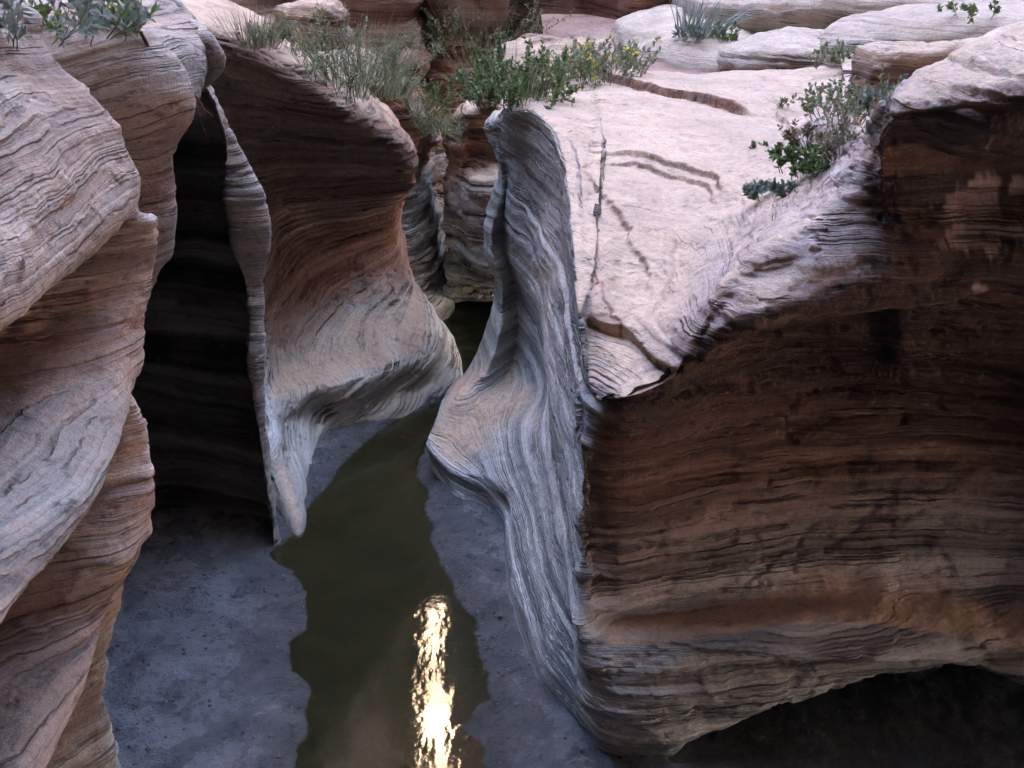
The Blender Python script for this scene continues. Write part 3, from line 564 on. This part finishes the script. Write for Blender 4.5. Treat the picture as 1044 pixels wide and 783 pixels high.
BG = [[W(x, y+1.2, 1.0), W(x, y+.5, 7), W(x, y+.1, 5.5), W(x, y, 4.2), W(x, y-.12, 3.2), W(x, y-.15, 2.4), W(x, y-.2, 1.4)] for x, y in ((-3.2, 14.6), (-2.0, 13.9), (-1.1, 13.9), (-.5, 13.6), (.2, 13.3), (.9, 13.5), (1.5, 13.2), (2.2, 13.9), (3.0, 14.8), (3.2, 16.5))]
rock('sandstone_outcrop', BG, 200, 260, M_red, 'dark red shadowed rock wall at the top centre, behind the yellow flowered bush', 'rock wall', warp=.3, wsc=.4, seed=20.3, lump=.25, lsc=(.7, .7, .9),
     amp=(.08, .02, .003), attr=lambda p, nf, s: {'varn_shade': .6*sstep(-.3, .3, fbm(p, .8, 3, 2.))}, flip=False)
BG2 = [[W(x, y+1.4, 1.5), W(x, y+.8, 7), W(x, y+.3, 5.6), W(x, y+.1, 4.4), W(x, y-.05, 3.7), W(x, y-.25, 3.1), W(x, y-.5, 2.3)] for x, y in ((-8.5, 11.5), (-6.5, 11.2), (-5.2, 10.7), (-4.3, 11.0), (-3.6, 11.6), (-3.0, 11.7), (-2.5, 12.3), (-2.1, 13.4), (-1.8, 15))]
rock('sandstone_outcrop', BG2, 220, 260, M_far, 'layered pinkish brown rock wall at the top left, behind the grasses on the scooped wall', 'rock wall', warp=.25, wsc=.4, seed=22.3, lump=.30, lsc=(.6, .6, .8),
     amp=(.07, .02, .003), attr=lambda p, nf, s: {'varn_shade': .3*sstep(-.2, .4, fbm(p, .8, 3, 5.))}, flip=False)
boulder('boulder', 'small pale pink boulder in the bushes at the end of the slot', 'boulder', A(492, 100, 9.1)+W(.03, .1, -.02), (.14, .16, .10), M_pale, 12.1, sq=2.4, lump=.2, nn=50)
boulder('boulder', 'brown tilted rock beside the grey bush on the scooped wall top', 'boulder', A(318, 28, 8.8)+W(-.05, .3, -.02), (.28, .35, .20), M_far, 12.7, sq=3, lump=.3, nn=60, rotz=.5)

# ---- the high canyon around the slot
def cliff(name, label, path, z0, z1, seed, nz=150, nx=220, lump=1.0, back=6.0, lean=1.0, mat=None, varn_shade=0.0):
    P = []
    for i, (x, y, top) in enumerate(path):
        a = np.array(path[max(0, i-1)][:2], float); b = np.array(path[min(len(path)-1, i+1)][:2], float)
        t = (b-a)/np.linalg.norm(b-a); nn_ = np.array([t[1], -t[0]])       # outward to the right of the path
        zz = [z0, z0+(top-z0)*.25, z0+(top-z0)*.5, z0+(top-z0)*.75, top-.8, top]
        off = [o*lean for o in (0, -.5, -.9, -1.5, -2.0, -2.8)]
        r = [W(x+nn_[0]*o, y+nn_[1]*o, z) for z, o in zip(zz, off)]
        r.append(W(x-nn_[0]*back, y-nn_[1]*back, top+.5)); r.append(W(x-nn_[0]*(back+1), y-nn_[1]*(back+1), z0))
        P.append(r[::-1])
    return rock(name, P, nz, nx, mat or M_cliff, label, 'cliff', flip=True, warp=.5, wsc=.1, seed=seed, lump=lump, lsc=(.16, .16, .16), amp=(.18, .05, .0), attr=lambda p, nf, s: {'varn_shade': varn_shade*sstep(-.5, .2, fbm(p, .3, 3, seed))+np.zeros(len(p))}, roww=[.2, .3]+[1]*5)
cliff('canyon_cliff', 'dark red shaded canyon cliff behind the bushes, right of centre at the top', [(-1.2, 25, 26), (-1.86, 20.5, 26), (-1.86, 18.6, 26), (.2, 17.3, 21), (2.4, 18, 13), (5, 18.5, 12), (8, 19, 12), (11, 17, 15), (12, 12, 24), (11, 5, 30), (9, -1, 34), (7, -4, 36)], 1.5, 20, 13.3, lump=.45, lean=.62, mat=M_red, varn_shade=.75)
cliff('canyon_cliff', 'tall red canyon cliff rising beyond the left terrace', [(-7, -4, 34), (-7, 0, 30), (-7.5, 4, 20), (-8, 8, 13), (-8, 12, 11), (-7.5, 16, 8.5), (-5, 17.5, 8.5), (-4.1, 17.9, 13), (-3.6, 18.1, 24), (-2.85, 18.3, 24), (-2.65, 18.35, 14), (-2.3, 18.6, 12.0), (-1.98, 19.4, 16), (-1.80, 20.4, 19), (-2.6, 25, 26)], 1.5, 20, 14.1, lump=.45, lean=.22)
cliff('canyon_cliff', 'sunlit canyon cliff far beyond the gap between the two shaded cliffs', [(-8.6, 48, 58), (-8.2, 44.5, 62), (-5, 45, 64), (-1, 45, 64), (2.5, 44.5, 60), (3, 48, 56)], -1, 38, 15.7, lump=1.6, mat=M_orange)
cliff('canyon_cliff', 'unseen canyon cliff behind the viewpoint, leaned over to block light', [(12, -1.0, 34), (7, -1.4, 36), (0, -1.4, 38), (-5, -1.4, 36), (-11, -1.0, 34)], -1, 38, 16.1, mat=M_dark, lump=.3, lean=-.75, varn_shade=.45)  # out of view; set close, leaned over and darkened to cut fill light
cliff('canyon_cliff', 'lower shaded cliff closing the foot of the gap between the two shaded cliffs', [(-6, 23, 10), (-2.9, 22, 10), (-2.3, 22, 13), (-1.8, 22, 10.8), (-1.5, 22, 13), (-.5, 22, 14), (1.5, 23, 13)], -1, 13, 17.3, nz=80, nx=80, lump=.4, lean=.2)

# ---- canyon floor: mud with a pool
POOL = [(300, 800), (303, 765), (315, 742), (311, 705), (298, 680), (297, 655), (310, 640), (312, 602), (300, 585), (285, 576), (276, 562), (290, 552), (303, 540), (318, 515), (335, 492), (352, 470), (385, 440), (415, 422), (445, 413), (468, 392), (472, 375), (465, 350), (450, 320), (470, 292), (512, 292), (508, 340), (492, 375), (476, 400), (454, 428),
        (425, 470), (432, 500), (440, 540), (450, 575), (464, 598), (468, 612), (484, 640), (488, 660), (498, 690), (500, 712), (486, 722), (470, 742), (482, 752), (498, 765), (498, 800)]
pw = [F(u, v)[:2] for u, v in POOL]
pw = pw[:1]+pw[1:]
pw = [np.array([pw[0][0]-.2, 1.5])]+pw+[np.array([pw[-1][0]-.05, 1.5])]
def poly_sd(q, poly):
    best = np.full(len(q), 1e9); ins = np.zeros(len(q), bool); n_ = len(poly)
    for i in range(n_):
        a, b = np.array(poly[i]), np.array(poly[(i+1) % n_]); e = b-a
        t = np.clip(((q-a)@e)/(e@e), 0, 1); best = np.minimum(best, np.linalg.norm(q-a-t[:, None]*e, axis=1))
        c1 = (a[1] > q[:, 1]) != (b[1] > q[:, 1])
        with np.errstate(divide='ignore', invalid='ignore'):
            xi = (b[0]-a[0])*(q[:, 1]-a[1])/(b[1]-a[1])+a[0]
        ins ^= c1 & (q[:, 0] < xi)
    return np.where(ins, -best, best)
def mud_mat():
    m, nt = nodes_of('wet mud'); n = N(nt); pos = n.new('ShaderNodeNewGeometry').outputs['Position']
    dry = n.attr('dry'); alg = n.attr('algae')
    a = n.noise3(pos, 5, 6, .65); b = n.noise3(pos, 45, 5, .75); f = n.noise3(pos, 14, 5, .7)
    c = n.ramp(a, [(.32, (.11, .112, .118)), (.66, (.25, .252, .262))])
    c = n.mix(n.ramp(f, [(.58, 0.0), (.68, .8)]), c, (.012, .011, .012))
    c = n.mix(n.ramp(b, [(.70, 0.0), (.76, .5)]), c, (.20, .185, .17))
    c = n.mix(dry, c, n.mix(n.ramp(f, [(.4, 0.0), (.6, 1.0)]), (.075, .07, .07), (.10, .095, .093)))
    c = n.mix(alg, c, n.ramp(a, [(.3, (.035, .036, .016)), (.7, (.11, .10, .055))]))
    c = n.mix(n.attr('silt'), c, n.ramp(a, [(.3, (.10, .09, .055)), (.7, (.26, .235, .17))]))
    wet = n.attr('wet')
    c = n.mix(n.math('MULTIPLY', wet, .5), c, (.035, .034, .036))
    bs = n.new('ShaderNodeBsdfPrincipled'); n.link(c, bs.inputs['Base Color'])
    n.link(n.math('MULTIPLY', n.math('ADD', n.ramp(a, [(.35, .14), (.65, .44)]), n.math('MULTIPLY', dry, .6), clamp=True), n.math('SUBTRACT', 1.0, n.math('MULTIPLY', wet, .62))), bs.inputs['Roughness'])
    bs.inputs['IOR'].default_value = 1.6; n.link(n.math('SUBTRACT', .5, n.math('MULTIPLY', dry, .45)), bs.inputs['Specular IOR Level'])
    bp = n.new('ShaderNodeBump'); bp.inputs['Distance'].default_value = .035; bp.inputs['Strength'].default_value = 1.0
    n.link(n.math('ADD', n.math('MULTIPLY', n.noise3(pos, 110, 3, .7), .5), n.math('ADD', n.math('MULTIPLY', b, .9), n.math('ADD', f, n.math('MULTIPLY', a, .6)))), bp.inputs['Height']); n.link(bp.outputs[0], bs.inputs['Normal'])
    o = n.new('ShaderNodeOutputMaterial'); n.link(bs.outputs[0], o.inputs[0]); return m
M_mud = mud_mat()
def floor_z(p):
    q = p.copy(); q[:, 0] += .035*fbm(p, (4, 4, 4), 4, 3., .6); q[:, 1] += .05*fbm(p, (4, 4, 4), 4, 6., .6)
    sd = poly_sd(q[:, :2], pw)
    z = np.where(sd < 0, np.maximum(-.10+.085*sstep(5.2, 6.4, p[:, 1])*sstep(8.2, 7.5, p[:, 1]), sd*.4), .004+.030*sstep(0, .25, sd))
    z += (1-.75*sstep(.6, 1.0, p[:, 0]))*sstep(-.02, .1, sd)*(.022*fbm(p, 2.6, 5, 9., .6)-.012*sstep(.25, .6, fbm(p, 9, 3, 19.))+.016+.006*fbm(p, 16, 4, 12., .6)+.010*sstep(.25, .6, fbm(p, 7, 3, 15.)))
    return z, sd
def patch(x0, x1, y0, y1, nx, ny):
    X, Y = np.meshgrid(np.linspace(x0, x1, nx), np.linspace(y0, y1, ny), indexing='ij')
    p = np.stack([X, Y, np.zeros_like(X)], -1).reshape(-1, 3)
    z, sd = floor_z(p); p[:, 2] = z
    at = {'dry': sstep(.55, .95, p[:, 0]+.1*fbm(p, 2, 3, 1.)), 'algae': sstep(.02, -.02, sd), 'silt': sstep(0, -.05, sd)*sstep(8.0, 7.4, p[:, 1])*sstep(4.9, 6.2, p[:, 1]+.8*fbm(p, (1.2, 1.2, 1.2), 3, 48.)), 'wet': sstep(.35, .03, sd+.15*fbm(p, (3, 3, 3), 3, 44.))*sstep(.7, .4, p[:, 0])}
    o = mesh_obj('mud_floor', p, grid_faces(nx, ny), M_mud, attrs=at); tag(o, kind='structure'); return o
patch(-4.2, 3.6, 1.2, 11.8, 620, 800)
terrain('ground', -300, 300, -300, 300, lambda p: np.full(len(p), -.35), 61, 61, M_soil)
terrain('mud_floor', -9, 9, -5.2, 1.25, lambda p: .02+.03*fbm(p, 1.2, 3, 2.)-.03*sstep(.9, 1.25, p[:, 1]), 80, 60, M_mud)
def water_mat():
    m, nt = nodes_of('pool water'); n = N(nt); pos = n.new('ShaderNodeNewGeometry').outputs['Position']
    w1 = n.noise3(n.mapping(pos, (1, .5, 1)), 9, 2); w2 = n.noise3(pos, 60, 2)
    bs = n.new('ShaderNodeBsdfPrincipled'); n.link(n.ramp(n.noise3(pos, 2.2, 5), [(.3, (.020, .021, .009)), (.7, (.042, .038, .018))]), bs.inputs['Base Color'])
    bs.inputs['Roughness'].default_value = .02; bs.inputs['IOR'].default_value = 1.75
    bp = n.new('ShaderNodeBump'); bp.inputs['Distance'].default_value = .004; bp.inputs['Strength'].default_value = .30
    n.link(n.math('ADD', w1, n.math('MULTIPLY', w2, .12)), bp.inputs['Height']); n.link(bp.outputs[0], bs.inputs['Normal'])
    tr_ = n.new('ShaderNodeBsdfTransparent'); tr_.inputs[0].default_value = (.75, .70, .5, 1)
    mx = n.new('ShaderNodeMixShader'); mx.inputs[0].default_value = .5
    n.link(tr_.outputs[0], mx.inputs[1]); n.link(bs.outputs[0], mx.inputs[2])
    o = n.new('ShaderNodeOutputMaterial'); n.link(mx.outputs[0], o.inputs[0]); return m
M_water = water_mat()
X, Y = np.meshgrid(np.linspace(-3.2, .6, 40), np.linspace(1.2, 11.8, 60), indexing='ij')
wv = np.stack([X, Y, np.zeros_like(X)+.001], -1).reshape(-1, 3)
tag(mesh_obj('water', wv, grid_faces(40, 60), M_water), kind='structure')

# ================================================================== PLANTS
bpy.context.view_layer.update()
dg = bpy.context.evaluated_depsgraph_get()
def ground_at(u, v):
    """where the line of sight at a photograph pixel meets the rock"""
    a, b = (u-CU)/FPX, (v-CV)/FPX
    d = mathutils.Vector((a, cp-sp*b, -(sp+cp*b))).normalized()
    ok, loc, nn, *_ = scn.ray_cast(dg, mathutils.Vector((0, 0, HC)), d)
    return np.array(loc) if ok else None
def leaf_mat(name, cols, rough=.6):
    m, nt = nodes_of(name); n = N(nt)
    r = n.new('ShaderNodeNewGeometry').outputs['Random Per Island']
    c = n.ramp(r, [(i/(len(cols)-1), k) for i, k in enumerate(cols)])
    bs = n.new('ShaderNodeBsdfPrincipled'); n.link(c, bs.inputs['Base Color']); bs.inputs['Roughness'].default_value = rough
    tl = n.new('ShaderNodeBsdfTranslucent'); n.link(c, tl.inputs[0])
    mx = n.new('ShaderNodeMixShader'); mx.inputs[0].default_value = .3; n.link(bs.outputs[0], mx.inputs[1]); n.link(tl.outputs[0], mx.inputs[2])
    o = n.new('ShaderNodeOutputMaterial'); n.link(mx.outputs[0], o.inputs[0]); return m
L_green = leaf_mat('green leaves', [(.085, .125, .04), (.14, .20, .065), (.21, .27, .11)])
L_sage = leaf_mat('sage leaves', [(.14, .17, .085), (.23, .26, .14), (.32, .35, .21)])
L_blue = leaf_mat('grey blue leaves', [(.13, .165, .125), (.21, .25, .20), (.31, .345, .30)])
L_dry = leaf_mat('dry leaves', [(.16, .13, .08), (.27, .23, .15), (.34, .30, .22)])
L_yel = leaf_mat('yellow flowers', [(.55, .45, .04), (.7, .6, .08)])
M_stem = leaf_mat('stems', [(.10, .075, .045), (.18, .14, .09)], .8)
M_twig = leaf_mat('red twig', [(.14, .045, .03), (.2, .07, .045)], .8)
class MB:
    def __init__(s): s.v = []; s.f = []
    def quad(s, a, b, c, d):
        k = len(s.v); s.v += [a, b, c, d]; s.f.append((k, k+1, k+2, k+3))
    def ribbon(s, pts, widths, side):
        k = len(s.v)
        for p, w_ in zip(pts, widths): s.v += [p-side*w_, p+side*w_]
        for i in range(len(pts)-1): s.f.append((k+2*i, k+2*i+1, k+2*i+3, k+2*i+2))
    def tube(s, pts, rads, n=5):
        k = len(s.v)
        for i, (p, r) in enumerate(zip(pts, rads)):
            t = pts[min(i+1, len(pts)-1)]-pts[max(0, i-1)]; t = t/(np.linalg.norm(t)+1e-9)
            a = np.cross(t, [.3, .9, .1]); a /= np.linalg.norm(a)+1e-9; b = np.cross(t, a)
            for j in range(n): s.v.append(p+r*(a*math.cos(2*math.pi*j/n)+b*math.sin(2*math.pi*j/n)))
        for i in range(len(pts)-1):
            for j in range(n): s.f.append((k+i*n+j, k+i*n+(j+1) % n, k+(i+1)*n+(j+1) % n, k+(i+1)*n+j))
    def build(s, name, mat, parent, org):
        if not s.f: return None
        return mesh_obj(name, np.array(s.v)-org, s.f, mat, parent, smooth=False)
def rv(r, k=1.0): return np.array([r.gauss(0, 1), r.gauss(0, 1), r.gauss(0, 1)])*k
def leaf(mb, p, d, L, wd, r):
    d = d/(np.linalg.norm(d)+1e-9); sd = np.cross(d, rv(r)); sd /= np.linalg.norm(sd)+1e-9
    mid = p+d*L*.5; up = np.cross(sd, d)*L*.12
    mb.quad(p, mid+sd*wd+up, p+d*L, mid-sd*wd+up)
def plant(name, label, cat, base, h, spread, nst, lmat, leafL=.03, leafW=.009, per=12, blades=0, bladeH=None, flowers=0, lean=(0, 0), seed=1, group=None, smat=None, bmat=None, branch=2, bw=.0035):
    r = random.Random(seed); base = np.array(base, float)
    root = bpy.data.objects.new(name, None); root.location = base; root.empty_display_size = .1; col.objects.link(root)
    tag(root, label, cat, group)
    st, lf, bl, fl = MB(), MB(), MB(), MB()
    def shoot(p, d, L, rad, depth):
        n_ = 6; pts = [p]
        for i in range(n_):
            d = d+rv(r, .16)+np.array([0, 0, .04]); d = d/np.linalg.norm(d); p = p+d*L/n_; pts.append(p)
        st.tube(pts, [rad*(1-.75*i/n_) for i in range(n_+1)], 4)
        for k in range(per):
            t = r.uniform(.25, 1.0)*n_; i = min(n_-1, int(t)); q = pts[i]+(pts[i+1]-pts[i])*(t-i)
            leaf(lf, q, (pts[i+1]-pts[i])/np.linalg.norm(pts[i+1]-pts[i])*.6+rv(r, .55)+np.array([0, 0, .25]), leafL*r.uniform(.6, 1.3), leafW*r.uniform(.7, 1.2), r)
        if depth > 0:
            for k in range(branch):
                i = r.randrange(1, n_-1); shoot(pts[i], d*.5+rv(r, .5)+np.array([0, 0, .3]), L*r.uniform(.4, .7), rad*.6, depth-1)
        elif flowers and r.random() < flowers:
            for k in range(8): leaf(fl, pts[-1]+rv(r, .018), rv(r)+np.array([0, 0, 1.2]), .026, .010, r)
    for k in range(nst):
        a = r.uniform(0, 2*math.pi); q = math.sqrt(r.random())
        p = base+np.array([math.cos(a)*q*spread*.45, math.sin(a)*q*spread*.45, -.03])
        d = np.array([math.cos(a)*q*.75+lean[0], math.sin(a)*q*.75+lean[1], .75+.3*r.random()])
        shoot(p, d/np.linalg.norm(d), h*r.uniform(.5, .95), .002+.0025*h, 1)
    for k in range(blades):
        a = r.uniform(0, 2*math.pi); q = math.sqrt(r.random()); H_ = (bladeH or h)*r.uniform(.45, 1.05)
        p = base+np.array([math.cos(a)*q*spread*.4, math.sin(a)*q*spread*.4, -.02])
        d = np.array([math.cos(a)*q*.5+lean[0]+r.gauss(0, .15), math.sin(a)*q*.5+lean[1]+r.gauss(0, .15), 1.0]); d /= np.linalg.norm(d)
        dr_ = np.array([d[0], d[1], -.15])*r.uniform(.1, .9); pts = [p+d*H_*t+dr_*H_*t*t*.8 for t in (0, .3, .6, .85, 1)]
        sd = np.cross(d, rv(r)); sd /= np.linalg.norm(sd)+1e-9
        bl.ribbon(pts, [bw*.8, bw, bw*.8, bw*.5, bw*.1], sd)
    k = len(st.v); nf_ = len(st.f); st.v += lf.v; st.f += [tuple(i+k for i in f) for f in lf.f]
    fo = st.build('foliage', lmat, root, base)
    if fo:
        fo.data.materials.append(smat or M_stem)
        mi = np.zeros(len(fo.data.polygons), np.int32); mi[:nf_] = 1; fo.data.polygons.foreach_set('material_index', mi)
    bl.build('leaves', bmat or lmat, root, base); fl.build('blossoms', L_yel, root, base)
    return root
PL = 'plants on the rock tops'
def put(u, v, *a, name='shrub', dz=0.0, **k):
    g = ground_at(u, v)
    if g is None: return
    plant(name, a[0], a[1], g+np.array([0, 0, dz]), *a[2:], group=PL, **k)
put(35, 34, 'blue grey and green narrow leaved plant on top of the near left wall', 'shrub', .2, .5, 12, L_blue, leafL=.05, leafW=.007, per=9, seed=3, lean=(.35, -.1))
put(88, 34, 'broad leaved sprawling plant hanging over the edge of the near left wall', 'shrub', .18, .5, 14, L_green, leafL=.045, leafW=.009, per=10, seed=4, lean=(.4, -.2))
put(128, 30, 'pale leaved sprig on the lobe behind the near left wall', 'shrub', .16, .3, 5, L_blue, leafL=.07, leafW=.012, per=8, seed=5, lean=(.3, -.2))
put(257, 45, 'low green and straw grass tuft on the left end of the scooped wall top', 'grass tuft', .2, .4, 12, L_green, per=16, leafL=.025, leafW=.005, blades=260, bladeH=.3, seed=6, name='grass_tuft', bmat=L_dry, bw=.002)
put(352, 92, 'large grey green wispy bush on the scooped wall top', 'bush', .66, .95, 46, L_sage, leafL=.026, leafW=.005, per=26, blades=320, bladeH=.6, seed=7, name='bush', branch=3, bw=.0022)
put(395, 98, 'grey green grass clump right of the large wispy bush, above the nose', 'grass tuft', .34, .5, 18, L_sage, leafL=.026, leafW=.005, per=24, blades=220, bladeH=.42, seed=8, name='grass_tuft', branch=3, bw=.002)
put(428, 112, 'small green shrub in the gap behind the scooped wall nose', 'shrub', .32, .35, 16, L_green, leafL=.025, leafW=.007, per=22, blades=60, seed=9, bw=.002)
put(455, 135, 'light green shrub on top of the layered rock over the dark pool', 'shrub', .34, .6, 26, L_sage, leafL=.025, leafW=.006, per=24, blades=200, bladeH=.35, seed=10, bmat=L_green, bw=.002)
put(482, 60, 'tall hazy green bush before the dark red cliff', 'bush', .9, .9, 30, L_sage, leafL=.04, leafW=.007, per=26, blades=140, bladeH=.9, seed=11, name='bush', branch=3, bw=.002)
put(522, 104, 'dense green leafy bush at the far left corner of the block', 'bush', .42, .75, 46, L_green, leafL=.034, leafW=.009, per=30, seed=12, name='bush', blades=120, bladeH=.6, bmat=L_dry, branch=3, bw=.002)
put(560, 88, 'wide green bush with straw stems and yellow flowers behind the block', 'bush', .68, 1.1, 60, L_sage, leafL=.034, leafW=.007, per=26, seed=13, name='bush', flowers=.3, blades=260, bladeH=.8, bmat=L_dry, branch=3, bw=.002)
put(612, 80, 'grey green bush with fine leaves along the back edge of the block', 'bush', .36, .8, 44, L_sage, leafL=.03, leafW=.007, per=26, seed=14, name='bush', flowers=.2, blades=120, bmat=L_dry, branch=3, bw=.002)
put(712, 36, 'spiky grey green clump with long narrow leaves on the pale hump', 'spiky plant', .16, .5, 14, L_blue, leafL=.06, leafW=.010, per=14, blades=90, bladeH=.42, seed=15, name='spiky_plant', bw=.007, lean=(.2, -.1))
put(745, 42, 'small yellow green leafy shrub beside the undercut slab', 'shrub', .3, .28, 8, L_green, leafL=.04, leafW=.011, per=14, seed=16)
put(800, 194, 'low blue grey plant at the front end of the groove in the block top', 'shrub', .08, .34, 20, L_blue, leafL=.028, leafW=.008, per=14, seed=17, lean=(-.4, 0))
put(832, 172, 'bright green leafy plant in the middle of the groove in the block top', 'shrub', .16, .42, 26, L_green, leafL=.032, leafW=.010, per=18, seed=18)
put(856, 150, 'dry twiggy leafy plant in the groove below the block lump', 'shrub', .16, .42, 24, L_dry, leafL=.028, leafW=.007, per=18, seed=19, blades=40, bladeH=.2, bw=.002)
put(862, 118, 'grey green twiggy shrub at the back end of the groove', 'shrub', .26, .5, 26, L_sage, leafL=.026, leafW=.007, per=22, seed=20)
put(898, 106, 'pale green sprig next to the rounded lump at the right', 'shrub', .16, .2, 6, L_blue, leafL=.03, leafW=.008, per=12, seed=21)
put(783, 152, 'small dark tuft at the end of the long crack in the slickrock', 'shrub', .07, .26, 8, L_sage, leafL=.025, leafW=.007, per=14, seed=22)
put(795, 106, 'single thin sprig growing from the slickrock near the back', 'shrub', .16, .12, 3, L_sage, leafL=.03, leafW=.007, per=8, seed=23)
put(868, 60, 'dark low row of leaves under the low rounded pale rock', 'shrub', .15, .7, 30, L_sage, leafL=.03, leafW=.008, per=16, seed=24)
put(985, 14, 'low green plant on the pale shelf at the top right', 'shrub', .14, .5, 9, L_green, leafL=.04, leafW=.010, per=12, seed=25)
# fallen twig leaning on the lobe
a, b = A(146, 34, 4.20), A(218, 122, 4.45)
tw = MB(); rr = random.Random(5)
pts = [a+(b-a)*t+rv(rr, .006) for t in np.linspace(0, 1, 9)]
tw.tube(pts, [.008*(1-.6*t) for t in np.linspace(0, 1, 9)], 6)
root = bpy.data.objects.new('twig', None); root.location = a; col.objects.link(root)
tag(root, 'thin dry reddish twig leaning over the lobe behind the near left wall', 'twig')
tw.build('stem', M_twig, root, a); t2 = MB(); t2.tube([pts[4], pts[4]+np.array([.05, .02, -.12]), pts[4]+np.array([.09, .03, -.3])], [.004, .003, .001], 5); t2.build('side_shoot', M_twig, root, a)

# grit and pebbles on the mud: uncountable
rr = np.random.RandomState(3); pv, pf = [], []
for k in range(3500):
    x, y = rr.uniform(-2.2, .6), rr.uniform(2.6, 8.2)
    pv.append((x, y))
pz, psd = floor_z(np.array([(x, y, 0) for x, y in pv], float))
V_, F_ = [], []
for (x, y), z, sd in zip(pv, pz, psd):
    if sd < .01: continue
    r_ = .0045*math.exp(rr.normal(0, .6)); k = len(V_)
    for dx, dy, dz in ((1, 0, 0), (0, 1, 0), (-1, 0, 0), (0, -1, 0), (0, 0, .8), (0, 0, -.6)):
        V_.append((x+dx*r_*rr.uniform(.7, 1.4), y+dy*r_*rr.uniform(.7, 1.4), z+.002+dz*r_))
    F_ += [(k, k+1, k+4), (k+1, k+2, k+4), (k+2, k+3, k+4), (k+3, k, k+4), (k+1, k, k+5), (k+2, k+1, k+5), (k+3, k+2, k+5), (k, k+3, k+5)]
M_peb = leaf_mat('grit', [(.05, .045, .04), (.16, .13, .11), (.32, .28, .25)], .7)
tag(mesh_obj('gravel', V_, F_, M_peb, smooth=False), kind='stuff')
